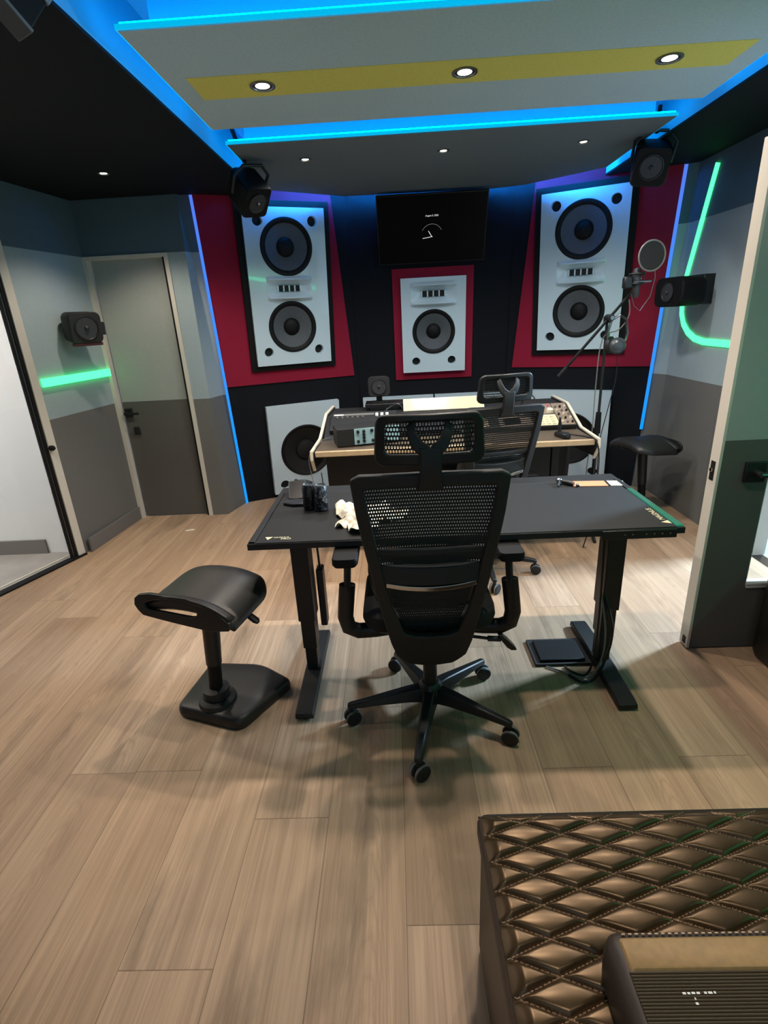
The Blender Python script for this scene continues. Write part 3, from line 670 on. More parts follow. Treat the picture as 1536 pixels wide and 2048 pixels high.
# ================================================================== OFFICE CHAIRS
def lerp_table(tab, z):
    for (z0, a), (z1, b) in zip(tab, tab[1:]):
        if z0 <= z <= z1: return a + (b - a) * (z - z0) / (z1 - z0)
    return tab[0][1] if z < tab[0][0] else tab[-1][1]
YB = [(0.28, -0.06), (0.34, -0.10), (0.42, -0.128), (0.60, -0.175), (0.75, -0.205), (0.90, -0.235), (1.08, -0.262)]
def back_y(x, z): return lerp_table(YB, z) + 0.35 * x * x * max(0.0, min(1.0, (z - 0.45) / 0.3))
def make_chair(label):
    t = thing('office_chair', label, 'chair')
    # five-star base, each leg with its twin-wheel caster
    MB().lathe([(0.0, 0.085), (0.045, 0.085), (0.052, 0.10), (0.045, 0.15), (0.032, 0.165), (0.0, 0.165)], seg=28).build('hub', M_bp, t)
    for k in range(5):
        a = R(-101.5 + 72 * k); c, s_ = math.cos(a), math.sin(a)
        Mz = Matrix.Rotation(a, 4, 'Z')
        b = MB(); L = []
        for x, w, z0, z1 in ((0.02, 0.036, 0.088, 0.148), (0.09, 0.030, 0.092, 0.140), (0.22, 0.022, 0.086, 0.116), (0.318, 0.017, 0.078, 0.098), (0.330, 0.012, 0.076, 0.094)):
            L.append([Mz @ Vector(p) for p in ((x, -w, z0), (x, w, z0), (x, w * 0.62, z1), (x, -w * 0.62, z1))])
        lg = b.ring(L).build('leg', M_bp, t, 0.005)
        sw = Mz @ Vector((0.318, 0, 0)); yaw = R([35, -20, 10, 160, 25][k]); d = Vector((math.cos(yaw), math.sin(yaw), 0)); w = Vector((-d.y, d.x, 0))
        b = MB(); ctr = sw + d * 0.006 + Vector((0, 0, 0.031))
        b.cyl(sw + Vector((0, 0, 0.03)), sw + Vector((0, 0, 0.082)), 0.009, seg=10)
        for sg in (-1, 1): b.lathe([(0.006, 0), (0.026, 0), (0.030, 0.003), (0.031, 0.008), (0.031, 0.016), (0.028, 0.020), (0.006, 0.021)], ctr + w * 0.004 * sg, w * sg, 24)
        cs = b.build('caster', M_bpm, lg)
        b = MB()
        for sg in (-1, 1): b.lathe([(0.0312, 0.006), (0.0318, 0.008), (0.0318, 0.013), (0.0312, 0.015)], ctr + w * 0.004 * sg, w * sg, 24, cap=False)
        b.build('tread', M_greyp, lg)
    b = MB(); b.cyl((0, 0, 0.155), (0, 0, 0.27), 0.028, 0.026, 20); b.cyl((0, 0, 0.26), (0, 0, 0.385), 0.016, seg=16); b.build('gas_column', M_bp, t)
    # tilt mechanism and back carrier bowl
    b = MB(); b.box(-0.085, 0.085, -0.10, 0.13, 0.375, 0.425); b.build('tilt_mechanism', M_bpm, t, 0.012)
    b = MB(); b.tube([(0.08, 0.0, 0.375), (0.20, -0.02, 0.365), (0.235, -0.025, 0.362)], 0.0065, seg=8); b.cyl((0.215, -0.022, 0.363), (0.265, -0.025, 0.361), 0.011, seg=10)
    L = []
    for q, w, h in ((0.0, 0.012, 0.012), (0.03, 0.020, 0.016), (0.07, 0.026, 0.012), (0.09, 0.018, 0.007)):
        cx, cz = 0.258 + q * 0.62, 0.385 - q * 0.80
        L.append([Vector((cx + dx, -0.025 + dy, cz + dz)) for dx, dy, dz in ((-w * .6, -h, 0), (w * .6, -h, 0), (w * .6, h, 0), (-w * .6, h, 0))])
    b.ring(L); b.build('lever', M_bp, t, 0.004)
    # seat
    b = MB(); L = []
    for z, k in ((0.432, 0.90), (0.440, 0.97), (0.465, 1.0), (0.495, 0.985), (0.507, 0.93), (0.510, 0.80)):
        L.append([Vector((x * k, 0.14 + (y - 0.14) * k, z + (0.012 if (y > 0.2 and z > 0.49) else 0) * -1)) for x, y in rrect(-0.245, 0.245, -0.085, 0.36, 0.09, 7)])
    b.ring(L); b.build('seat', M_fab, t)
    b = MB(); L = []
    for z, k in ((0.414, 0.70), (0.424, 0.90), (0.436, 0.955)):
        L.append([Vector((x * k, 0.14 + (y - 0.14) * k, z)) for x, y in rrect(-0.245, 0.245, -0.085, 0.36, 0.09, 7)])
    b.ring(L); b.build('seat_pan', M_bp, t)
    # backrest frame
    outer = [(-0.232, 1.065), (-0.205, 1.080), (0, 1.086), (0.205, 1.080), (0.232, 1.065), (0.222, 0.95), (0.206, 0.83), (0.186, 0.70), (0.162, 0.56), (0.140, 0.44), (0.122, 0.37), (0.075, 0.315), (0, 0.295), (-0.075, 0.315), (-0.122, 0.37), (-0.140, 0.44), (-0.162, 0.56), (-0.186, 0.70), (-0.206, 0.83), (-0.222, 0.95)]
    inner = [(-0.194, 1.030), (-0.180, 1.040), (0, 1.045), (0.180, 1.040), (0.194, 1.030), (0.184, 0.95), (0.166, 0.83), (0.146, 0.70), (0.122, 0.58), (0.104, 0.52), (0.092, 0.485), (0.055, 0.470), (0, 0.466), (-0.055, 0.470), (-0.092, 0.485), (-0.104, 0.52), (-0.122, 0.58), (-0.146, 0.70), (-0.166, 0.83), (-0.184, 0.95)]
    def dense(P, k=3):
        out = []
        for i, p in enumerate(P):
            q = P[(i + 1) % len(P)]
            for j in range(k): out.append((p[0] + (q[0] - p[0]) * j / k, p[1] + (q[1] - p[1]) * j / k))
        return out
    b = MB(); b.ringplate(dense(outer), dense(inner), lambda x, z: Vector((x, back_y(x, z) - 0.016, z)), Vector((0, 0.032, 0)))
    b.build('back_frame', M_bpm, t, 0.007)
    # mesh membrane
    def wid(z): return lerp_table([(0.47, 0.085), (0.52, 0.106), (0.58, 0.124), (0.70, 0.148), (0.83, 0.168), (0.95, 0.186), (1.045, 0.196)], z)
    b = MB(); b.grid(lambda u, v: Vector(((2 * u - 1) * wid(0.74 + 0.305 * v), back_y((2 * u - 1) * wid(0.74 + 0.305 * v), 0.74 + 0.305 * v) + 0.006 + 0.02 * (1 - (2 * u - 1) ** 2), 0.74 + 0.305 * v)), 16, 14)
    b.build('back_mesh', M_mesh, t)
    b = MB(); b.grid(lambda u, v: Vector(((2 * u - 1) * wid(0.48 + 0.21 * v), back_y(0, 0.48 + 0.21 * v) + 0.045, 0.48 + 0.21 * v)), 10, 8); b.build('lower_mesh', M_mesh, t)
    def bar(z0, z1, o0, o1, name, m, sag=0.0, w=None, par=None, bev=0.004):
        b = MB(); L = []
        for i in range(13):
            u = -1 + 2 * i / 12; zz = sag * (1 - u * u); x = u * (w or wid((z0 + z1) / 2) + 0.004); y = back_y(x, z0)
            L.append([Vector((x, y + o0, z0 - zz)), Vector((x, y + o0, z1 - zz)), Vector((x, y + o1, z1 - zz)), Vector((x, y + o1, z0 - zz))])
        b.ring(L); return b.build(name, m, par or t, bev)
    bar(0.806, 0.826, -0.004, 0.016, 'cross_bar', M_bpm)
    lb = bar(0.705, 0.770, -0.014, 0.016, 'lumbar_bar', M_bpm, 0.012)
    bar(0.690, 0.7065, -0.019, 0.002, 'chrome_strip', M_chrome, 0.016, 0.144, lb, 0.002)['label'] = 'polished chrome strip'
    # separate lumbar wings in front of the frame
    b = MB(); b.grid(lambda u, v: Vector(((2 * u - 1) * (0.180 + 0.022 * math.sin(math.pi * v * 0.9)), back_y(0, 0.55 + 0.23 * v) + 0.075 + 0.06 * (2 * u - 1) ** 4, 0.55 + 0.23 * v)), 20, 10)
    b.build('lumbar_support', M_leath, t, solid=0.022)
    # headrest
    hz0, hz1 = 1.105, 1.252
    def hy(x, z): return -0.270 + 0.9 * x * x - 0.10 * (z - hz0)
    b = MB()
    def hr(k): return [(x * (1.06 - 0.5 * (z - hz0)), z) for x, z in rrect(-0.150 + k, 0.150 - k, hz0 + k, hz1 - k, 0.030, 6)]
    hi = [(x * (1.06 - 0.5 * (z - hz0)), z) for x, z in rrect(-0.122, 0.122, hz0 + 0.034, hz1 - 0.020, 0.018, 6)]
    b.ringplate(dense(hr(0), 2), dense(hi, 2), lambda x, z: Vector((x, hy(x, z), z)), Vector((0, 0.022, 0)))
    hd = b.build('headrest', M_bp, t, 0.006)
    b = MB(); b.grid(lambda u, v: Vector(((2 * u - 1) * 0.128, hy((2 * u - 1) * 0.128, hz0 + 0.03 + 0.10 * v) + 0.016, hz0 + 0.03 + 0.10 * v)), 12, 6); b.build('headrest_mesh', M_mesh2, hd)
    b = MB(); L = []
    for z, w, y, th in ((1.030, 0.040, -0.272, 0.022), (1.06, 0.032, -0.288, 0.022), (1.10, 0.030, -0.298, 0.022), (1.145, 0.030, -0.300, 0.020), (1.165, 0.034, -0.298, 0.016)):
        L.append([Vector((-w, y, z)), Vector((w, y, z)), Vector((w, y + th, z)), Vector((-w, y + th, z))])
    b.ring(L)
    for sg in (-1, 1):
        L = []
        for x, z, y, r in ((0.014, 1.152, -0.298, 0.016), (0.036, 1.172, -0.296, 0.014), (0.049, 1.200, -0.290, 0.012), (0.053, 1.228, -0.276, 0.011)):
            L.append([Vector((sg * (x - r), y, z + r * 0.7)), Vector((sg * (x + r), y, z - r * 0.7)), Vector((sg * (x + r), y + 0.014, z - r * 0.7)), Vector((sg * (x - r), y + 0.014, z + r * 0.7))])
        b.ring(L)
    b.build('headrest_stem', M_bpm, t, 0.005)
    # armrests
    for sg in (-1, 1):
        b = MB()
        b.tube([(sg * 0.10, 0.02, 0.405), (sg * 0.20, 0.01, 0.398), (sg * 0.265, 0.0, 0.402), (sg * 0.298, -0.01, 0.425), (sg * 0.308, -0.01, 0.47), (sg * 0.300, -0.01, 0.54), (sg * 0.292, -0.01, 0.605)], [0.024, 0.026, 0.027, 0.026, 0.023, 0.021, 0.020], seg=14, ry=0.030)
        ar = b.build('armrest', M_bp, t)
        MB().tube([(sg * 0.293, -0.01, 0.59), (sg * 0.285, -0.01, 0.69)], 0.013, seg=12, ry=0.022).build('arm_post', M_bpm, ar)
        b = MB(); b.ring([[Vector((sg * 0.292 + x * k, y, z)) for x, y in rrect(-0.046, 0.046, -0.045, 0.16, 0.02, 4)] for z, k in ((0.686, 0.86), (0.694, 1.0), (0.712, 1.0), (0.718, 0.9))])
        b.build('arm_pad', M_rubber, ar)
    return t
chair = make_chair('black mesh office chair with headrest pulled up to the black standing desk')
chair2 = copy_tree(chair)
chair.location = (0.088, 1.692, 0)
chair2.location = (0.50, 2.95, 0); chair2.rotation_euler = (0, 0, R(14)); chair2.scale = (0.965, 0.965, 0.965)
chair2['label'] = 'black mesh office chair facing the mixing console, behind the standing desk'
for c_ in chair2.children:
    if c_.name.startswith('armrest'): c_.location.z = -0.11
for o in (chair, chair2): o['group'] = 'black mesh office chairs'

# ================================================================== STANDING DESK
DX0, DX1, DY0, DY1, DZ = -0.568, 1.014, 1.748, 2.430, 0.75
dk = thing('standing_desk', 'black height-adjustable desk with logo mat in front of the mixing console', 'desk', (0.223, 2.09, 0))
def dl(x0, x1, y0, y1, z0, z1): return MB().box(x0 - 0.223, x1 - 0.223, y0 - 2.09, y1 - 2.09, z0, z1)
dl(DX0, DX1, DY0, DY1 - 0.10, DZ - 0.027, DZ - 0.003).build('desktop', M_bm, dk, 0.002)
dl(DX0, DX1, DY1 - 0.098, DY1, DZ - 0.03, DZ - 0.002).build('cable_tray_cover', M_bm, dk, 0.002)
dl(DX0 + 0.03, DX1 - 0.03, DY0 + 0.004, DY1 - 0.104, DZ - 0.003, DZ).build('desk_mat', M_mat, dk, 0.0006)
dl(DX0 + 0.004, DX0 + 0.027, DY0 + 0.01, DY1 - 0.10, DZ - 0.003, DZ + 0.0035).build('edge_channel', M_bm, dk, 0.001)
dl(DX1 - 0.027, DX1 - 0.004, DY0 + 0.44, DY1 - 0.10, DZ - 0.003, DZ + 0.0035).build('edge_channel', M_bm, dk, 0.001)
dl(DX1 - 0.027, DX1 - 0.004, DY0 + 0.01, DY0 + 0.44, DZ - 0.003, DZ + 0.0035).build('edge_glow', emis('desk_edge_glow', (0.012, 0.21, 0.12), 0.9), dk, 0.001, label='edge channel with added dim green glow')  # front of the channel given emission to imitate green light caught there
for sx, x in ((-1, -0.420), (1, 0.862)):
    lg = dl(x - 0.036, x + 0.036, 1.93, 2.03, 0.30, DZ - 0.03).build('leg', M_bm, dk, 0.004)
    dl(x - 0.030, x + 0.030, 1.938, 2.022, 0.16, 0.31).build('middle_column', M_bm, lg, 0.003)
    dl(x - 0.025, x + 0.025, 1.945, 2.015, 0.03, 0.17).build('inner_column', M_bm, lg, 0.003)
    b = MB(); L = []
    for y, z1 in ((1.675, 0.030), (1.70, 0.036), (1.90, 0.046), (2.06, 0.046), (2.26, 0.036), (2.285, 0.030)):
        L.append([Vector((x - 0.223 - 0.038, y - 2.09, 0.008)), Vector((x - 0.223 + 0.038, y - 2.09, 0.008)), Vector((x - 0.223 + 0.036, y - 2.09, z1)), Vector((x - 0.223 - 0.036, y - 2.09, z1))])
    ft = b.ring(L).build('foot', M_bm, dk, 0.004)
    for y in (1.70, 2.26): MB().cyl((x - 0.223, y - 2.09, 0.0), (x - 0.223, y - 2.09, 0.01), 0.016, seg=14).build('foot_pad', M_rubber, ft)
dl(-0.36, 0.80, 2.03, 2.06, DZ - 0.09, DZ - 0.03).build('crossbar', M_bm, dk, 0.003)
b = MB(); b.prism([(0.60, DZ - 0.10), (0.69, DZ - 0.03), (0.60, DZ - 0.03)], 0.10, 0.30); b.build('bracket', M_bm, dk, smooth=0)
cp = dl(0.72, 0.985, DY0 - 0.004, DY0 + 0.02, DZ - 0.040, DZ - 0.006).build('control_panel', M_bp, dk, 0.003)
for k in range(6):
    x = 0.80 + 0.028 * k + (0.02 if k > 1 else 0); MB().cyl((x - 0.223, DY0 - 0.0038 - 2.09, DZ - 0.022), (x - 0.223, DY0 - 0.0058 - 2.09, DZ - 0.022), 0.0025, seg=8).build('button', M_greyp, cp)
def logo(cx, cy, ang, sc, body):
    Mx = Matrix.Translation((cx - 0.223, cy - 2.09, DZ + 0.0008)) @ Matrix.Rotation(R(ang), 4, 'Z')
    b = MB(); b.prismz([(-0.016 * sc, -0.013 * sc), (0.016 * sc, -0.013 * sc), (0.0, 0.017 * sc)], 0, 0.0006, Mx); b.build('triangle_logo', M_logo, dk, smooth=0)
    text_mesh('logo_text', body, 0.030 * sc, M_logo, dk, Mx @ Matrix.Translation((0.023 * sc, 0, 0)), 0.0003, 'LEFT')
logo(0.966, 1.795, 90, 1.0, 'MAGNUS')
Mx = Matrix.Translation((-0.497 - 0.223, 1.793 - 2.09, DZ + 0.0008))
b = MB(); b.prismz([(-0.014, 0.010), (0.014, 0.010), (0.0, -0.016)], 0, 0.0006, Mx); b.build('triangle_logo', M_logo, dk, smooth=0)
text_mesh('logo_text', 'MAGNUS', 0.014, M_logo, dk, Mx @ Matrix.Translation((0.018, 0.004, 0)), 0.0003, 'LEFT'); text_mesh('logo_text', 'PRO', 0.020, M_logo, dk, Mx @ Matrix.Translation((0.048, -0.011, 0)), 0.0003, 'LEFT')
# power adapters clipped to the left leg, loose cables at the right leg, mat on the floor
pa = thing('power_adapter', 'long black power adapter hanging beside the desk leg near the saddle stool', 'adapter', (-0.365, 2.05, 0.0))
box(-0.012, 0.018, -0.03, 0.03, 0.22, 0.50).build('body', M_bp, pa, 0.006); MB().tube([(0.003, 0, 0.49), (0.0, 0.0, 0.60), (0.004, 0.0, 0.705)], 0.005).build('cable', M_bp, pa)
fm = tag(MB().prismz(rrect(0.575, 0.835, 1.97, 2.165, 0.008, 3), 0.0, 0.012).build('floor_plate', M_bpm, bevel=0.002), 'thin black plate on the floor beside the desk leg with the cables', 'plate')
tag(MB().prismz([(0.60, 1.985), (0.80, 1.985), (0.80, 2.14), (0.60, 2.14)], 0.0125, 0.024).build('power_strip', M_rubber, bevel=0.004), 'flat black power box lying on the black floor plate', 'power strip')
def cable(name, pts, r, m, label):
    P = [Vector(p) for p in pts]; out = []
    for i in range(len(P) - 1):
        p0, p1, p2, p3 = P[max(i - 1, 0)], P[i], P[i + 1], P[min(i + 2, len(P) - 1)]
        for k in range(6):
            u = k / 6; out.append(0.5 * ((2 * p1) + (p2 - p0) * u + (2 * p0 - 5 * p1 + 4 * p2 - p3) * u * u + (3 * p1 - p0 - 3 * p2 + p3) * u ** 3))
    out.append(P[-1]); return tag(MB().tube(out, r, 7).build(name, m), label, 'cable')
cable('cable', [(0.815, 1.955, 0.66), (0.812, 1.93, 0.45), (0.81, 1.915, 0.25), (0.80, 1.90, 0.09), (0.77, 1.89, 0.012), (0.72, 1.92, 0.007), (0.70, 1.96, 0.007)], 0.005, M_bp, 'black cable looping in front of the desk leg to the floor, innermost one')
cable('cable', [(0.83, 1.945, 0.40), (0.85, 1.905, 0.30), (0.862, 1.89, 0.22), (0.85, 1.885, 0.12), (0.80, 1.86, 0.02), (0.74, 1.85, 0.007), (0.70, 1.90, 0.007)], 0.006, M_bp, 'thick black cable bulging out in front of the desk leg')
cable('cable', [(0.82, 1.94, 0.38), (0.835, 1.90, 0.24), (0.83, 1.885, 0.11), (0.79, 1.875, 0.02), (0.73, 1.885, 0.006), (0.67, 1.93, 0.006), (0.62, 1.962, 0.006)], 0.004, M_greyp, 'pale grey cable curling from the desk leg along the floor plate')

# things on the desk
def can(x, y, label, m2):
    t = thing('drink_can', label, 'can', (x, y, DZ), group='dark drink cans on the standing desk')
    MB().lathe([(0.0, 0.002), (0.022, 0.002), (0.0265, 0.008), (0.0265, 0.100), (0.022, 0.110), (0.0215, 0.112), (0.020, 0.108), (0.0, 0.107)], seg=32).build('body', m2, t)
    MB().lathe([(0.0225, 0.110), (0.0225, 0.113), (0.0205, 0.113), (0.0195, 0.1085), (0.0, 0.1085)], seg=32, cap=False).build('lid', M_steel, t)
    MB().box(-0.006, 0.006, -0.010, 0.008, 0.109, 0.1105).build('pull_tab', M_steel, t)
def can_mat(name, a, b):
    n = N(name); v, _ = n.obj(); f = n.noise(v, 55, 3, 0.6, 1.0); n.link(n.ramp(f, [(0.50, lin(a)), (0.58, lin(b))]), n.b.inputs['Base Color']); n.b.inputs['Roughness'].default_value = 0.3; n.b.inputs['Metallic'].default_value = 0.3; return n.m
can(-0.386, 2.098, 'dark drink can nearer the stool end of the standing desk, plain black', can_mat('dark_can_print', (26, 26, 30), (60, 58, 62)))
can(-0.331, 2.080, 'dark drink can with grey camouflage print, nearer the white cloth', can_mat('camo_can_print', (34, 36, 42), (120, 126, 138)))
ph = thing('phone', 'black phone propped up behind the drink cans on the desk', 'phone', (-0.462, 2.235, DZ + 0.006), (R(-62), 0, R(8)))
MB().prism(rrect(-0.040, 0.040, 0.0, 0.115, 0.010, 4), 0.0, 0.008).build('body', M_bp, ph, 0.002); MB().prism(rrect(-0.036, 0.036, 0.004, 0.111, 0.008, 4), -0.0008, 0.0).build('screen', M_screen, ph, smooth=0)
gl = thing('ashtray', 'dark glass dish with notched rim at the far corner of the desk', 'dish', (-0.472, 2.372, DZ + 0.001))
MB().lathe([(0.0, 0.002), (0.045, 0.002), (0.056, 0.03), (0.056, 0.036), (0.048, 0.036), (0.040, 0.012), (0.0, 0.010)], seg=28).build('bowl', mat('smoked_glass', (70, 80, 82), 0.15), gl)
b = MB()
for k in range(3): a = R(30 + 120 * k); b.box(-0.006, 0.006, 0.043, 0.060, 0.030, 0.041, Matrix.Rotation(a, 4, 'Z'))
b.build('notch', M_bp, gl, 0.001)
tag(MB().prismz([(-0.515, 2.165), (-0.47, 2.135), (-0.415, 2.135), (-0.385, 2.16), (-0.40, 2.195), (-0.46, 2.21), (-0.505, 2.20)], DZ, DZ + 0.014).build('wallet', M_bp, bevel=0.004), 'flat dark wallet lying in front of the phone on the desk', 'wallet')
# crumpled white cloth
random.seed(3)
def cloth(u, v):
    a = 2 * math.pi * u; rad = v * (0.092 + 0.022 * math.sin(3 * a + 0.6) + 0.016 * math.sin(5 * a + 2.0) + 0.010 * math.sin(9 * a))
    x, y = rad * math.cos(a) * 1.36, rad * math.sin(a) * 1.55
    z = 0.004 + 0.020 * (1 - v) + 0.011 * math.sin(46 * x + 3 + 3 * math.sin(30 * y)) * math.sin(39 * y + 2 * math.sin(40 * x)) * (0.4 + v) + 0.010 * abs(math.sin(60 * x - 48 * y)) + 0.006 * abs(math.sin(90 * y + 50 * x))
    return Vector((-0.140 + x, 1.955 + y, DZ + max(0.001, z)))
tag(MB().grid(cloth, 110, 30).build('cloth', M_paper, smooth=60, solid=0.0015), 'crumpled off-white cloth on the desk seen partly through the chair mesh', 'cloth')
ky = thing('keys', 'small bunch of keys with silver fob on the desk', 'keys', (0.735, 2.30, DZ))
b = MB(); b.lathe([(0.009, 0.0), (0.012, 0.003), (0.009, 0.006), (0.006, 0.003)], (0, 0, 0.004), (0, 0, 1), 20, False); b.build('key_ring', M_chrome, ky)
b = MB(); b.tube([(-0.004, 0.0, 0.012), (-0.022, -0.04, 0.008), (-0.028, -0.055, 0.007)], [0.006, 0.005, 0.004], 8); b.build('key', M_steel, ky)
b = MB(); b.tube([(0.006, 0.0, 0.012), (0.03, -0.03, 0.012), (0.045, -0.045, 0.010)], [0.010, 0.012, 0.009], 10); b.build('fob', M_bp, ky)
b = MB(); b.sphere((0.058, -0.058, 0.009), 0.009, 0.009, 0.007); b.build('charm', M_steel, ky); b = MB(); b.sphere((-0.005, 0.01, 0.014), 0.014, 0.014, 0.011); b.build('charm', M_steel, ky)
cd = thing('card', 'orange and white card lying near the far corner of the desk', 'card', (0.895, 2.275, DZ), (0, 0, R(-5)))
box(-0.115, 0.035, -0.038, 0.038, 0.0, 0.003).build('orange_part', M_orange, cd, 0.0008); box(0.035, 0.046, -0.036, 0.036, 0.0, 0.003).build('dark_band', M_bp, cd, smooth=0); box(0.046, 0.115, -0.036, 0.036, 0.0, 0.003).build('white_part', M_paper, cd, smooth=0)
b = MB()
for k in range(3): b.box(0.055, 0.104, -0.022 + 0.016 * k, -0.017 + 0.016 * k, 0.0031, 0.0034)
b.build('text_line', M_greyp, cd, smooth=0)

# ================================================================== MIXING CONSOLE
ck = thing('console_desk', 'wide studio console desk with cream-edged side panels and wooden front edge', 'desk', (0.33, 3.07, 0))
def cl(x0, x1, y0, y1, z0, z1): return MB().box(x0 - 0.33, x1 - 0.33, y0 - 3.07, y1 - 3.07, z0, z1)
SL = math.atan2(0.105, 0.30)
cl(-0.50, 1.165, 3.085, 3.37, 0.735, 0.765).build('worktop', M_walnut, ck, smooth=0)
cl(-0.50, 1.165, 3.06, 3.085, 0.733, 0.766).build('front_edge', M_edge, ck, 0.004, label='light wooden front edge')
b = MB(); L = []
for x in (-0.485, 1.165):
    L.append([Vector((x - 0.33, y - 3.07, z)) for y, z in ((3.37, 0.735), (3.37, 0.765), (3.67, 0.870), (4.02, 0.870), (4.02, 0.80), (3.60, 0.80))])
b.ring(L).build('rack_deck', M_bpm, ck, smooth=0)
prof = [(3.05, 0.765), (3.37, 0.775), (3.68, 0.882), (4.03, 0.882), (4.03, 0.10), (3.62, 0.10), (3.56, 0.62), (3.10, 0.66), (3.045, 0.725)]
for sg, x in ((-1, -0.505), (1, 1.17)):
    b = MB(); L = []
    for dx in (0.0, 0.022):
        L.append([Vector((x + sg * dx - 0.33 + (0.025 if sg < 0 else 0) * max(0, (y - 3.1) / 0.6) * (1 if y < 3.7 else 1), y - 3.07, z)) for y, z in prof])
    sp = b.ring(L).build('side_panel', M_bpm, ck, smooth=0)
    b = MB(); L = []
    edge = [(3.11, 0.64), (3.043, 0.722), (3.05, 0.768), (3.37, 0.778), (3.68, 0.885), (4.03, 0.885)]
    for y, z in edge:
        xx = x - 0.33 + (0.025 if sg < 0 else 0) * max(0, (y - 3.1) / 0.6) + sg * 0.022; xi = xx - sg * 0.018
        L.append([Vector((xi, y - 3.07, z - 0.003)), Vector((xx, y - 3.07, z - 0.003)), Vector((xx, y - 3.07, z + 0.006)), Vector((xi, y - 3.07, z + 0.006))])
    b.ring(L).build('edge_band', M_creamedge, sp, smooth=0, label='cream edge band')
cl(-0.47, 0.62, 3.36, 3.40, 0.06, 0.735).build('front_panel', M_bp, ck, 0.003)
cl(0.68, 0.99, 3.34, 3.80, 0.10, 0.70).build('cabinet', M_bpm, ck, 0.005)
for x in (-0.40, 0.64, 1.02): cl(x, x + 0.05, 3.42, 3.50, 0.0, 0.735).build('leg', M_bm, ck, 0.004)
cl(0.645, 0.662, 3.335, 3.36, 0.05, 0.73).build('support_tube', M_steel, ck, 0.003)

MS = Matrix.Translation((0, 3.37, 0.7665)) @ Matrix.Rotation(SL, 4, 'X')      # console slope frame: x, along slope, normal
def knob(parent, x, y, z, r, h, m, name='knob', M=None):
    b = MB(); b.lathe([(0.001, 0), (r, 0), (r, h * 0.4), (r * 0.8, h), (0.001, h)], (x, y, z), (0, 0, 1), 14)
    return b.build(name, m, parent)
mx = thing('mixer', 'black fader mixer with white fader caps at the speaker end of the console', 'mixer', M=MS @ Matrix.Translation((-0.235, 0, 0)))
box(-0.215, 0.235, 0.075, 0.315, 0.001, 0.03).build('body', M_bpm, mx, 0.004)
box(-0.20, 0.08, 0.262, 0.285, 0.0302, 0.0315).build('label_strip', M_greyp, mx, smooth=0); box(-0.195, -0.13, 0.266, 0.281, 0.0316, 0.032).build('name_plate', M_white, mx, smooth=0)
for k in range(3):
    f = box(0.10 + 0.035 * k - 0.003, 0.10 + 0.035 * k + 0.003, 0.13, 0.28, 0.0301, 0.031).build('fader_slot', M_hole, mx, smooth=0)
    box(0.10 + 0.035 * k - 0.010, 0.10 + 0.035 * k + 0.010, 0.225, 0.262, 0.031, 0.046).build('fader_cap', M_white, f, 0.003)
for k in range(6): knob(mx, -0.17 + 0.035 * k, 0.225, 0.030, 0.008, 0.014, M_greyp)
cs = thing('control_surface', 'cream and brown control panel full of knobs at the microphone end of the console', 'controller', M=MS @ Matrix.Translation((1.035, 0, 0)))
box(-0.115, 0.12, 0.01, 0.315, 0.001, 0.028).build('body', M_bpm, cs, 0.003)
box(-0.11, 0.015, 0.015, 0.15, 0.0281, 0.031).build('faceplate', mat('pale_yellow_plastic', (226, 214, 170), 0.45), cs, 0.001, label='cream faceplate'); box(0.02, 0.115, 0.015, 0.30, 0.0281, 0.0305).build('faceplate', mat('taupe_plastic', (140, 122, 104), 0.45), cs, 0.001)
box(-0.11, 0.015, 0.16, 0.30, 0.0281, 0.0305).build('faceplate', mat('taupe_plastic', (140, 122, 104), 0.45), cs, 0.001)
for x in (-0.075, -0.012): knob(cs, x, 0.185, 0.0306, 0.024, 0.022, M_paper, 'dial')
for i in range(3):
    for j in range(4): box(-0.10 + 0.036 * i, -0.077 + 0.036 * i, 0.025 + 0.03 * j, 0.047 + 0.03 * j, 0.031, 0.037).build('key', M_logo, cs, 0.002)
for i in range(3):
    for j in range(5): knob(cs, 0.036 + 0.032 * i, 0.04 + 0.05 * j, 0.0306, 0.008, 0.014, (M_paper, M_greyp, M_bp)[(i + j) % 3])
for i in range(3): knob(cs, -0.09 + 0.04 * i, 0.265, 0.0306, 0.008, 0.014, (M_greyp, M_paper, mat('pink_plastic', (222, 120, 140), 0.4))[i])
mc = thing('drum_machine', 'dark pad controller with bright buttons seen through the far chair mesh', 'controller', M=MS @ Matrix.Translation((0.70, 0, 0)))
box(-0.20, 0.20, 0.01, 0.30, 0.001, 0.028).build('body', M_bpm, mc, 0.003)
box(-0.03, 0.185, 0.02, 0.14, 0.0281, 0.030).build('faceplate', mat('taupe_plastic', (140, 122, 104), 0.45), mc, 0.001); box(0.0, 0.11, 0.045, 0.115, 0.0301, 0.0315)  .build('screen', M_screen, mc, smooth=0)
for i in range(7):
    for j in range(3): box(-0.17 + 0.048 * i, -0.145 + 0.048 * i, 0.165 + 0.042 * j, 0.182 + 0.042 * j, 0.0281, 0.034).build('button', (M_edge, M_paper, M_greyp)[(i * 2 + j) % 3], mc, 0.002)
for j in range(4): box(-0.18, -0.10, 0.025 + 0.03 * j, 0.045 + 0.03 * j, 0.0281, 0.034).build('button', M_edge, mc, 0.002)
kb = thing('keyboard', 'black computer keyboard on the middle of the console behind the near headrest', 'keyboard', M=MS @ Matrix.Translation((0.22, 0, 0)))
box(-0.20, 0.20, 0.03, 0.16, 0.001, 0.014).build('case', M_bp, kb, 0.003)
b = kb
for j in range(4):
    q = MB()
    for i in range(13): q.box(-0.19 + 0.0292 * i, -0.166 + 0.0292 * i, 0.04 + 0.029 * j, 0.063 + 0.029 * j, 0.014, 0.019)
    k = q.build('key_row', M_bpm, kb, 0.001); k['kind'] = 'stuff'
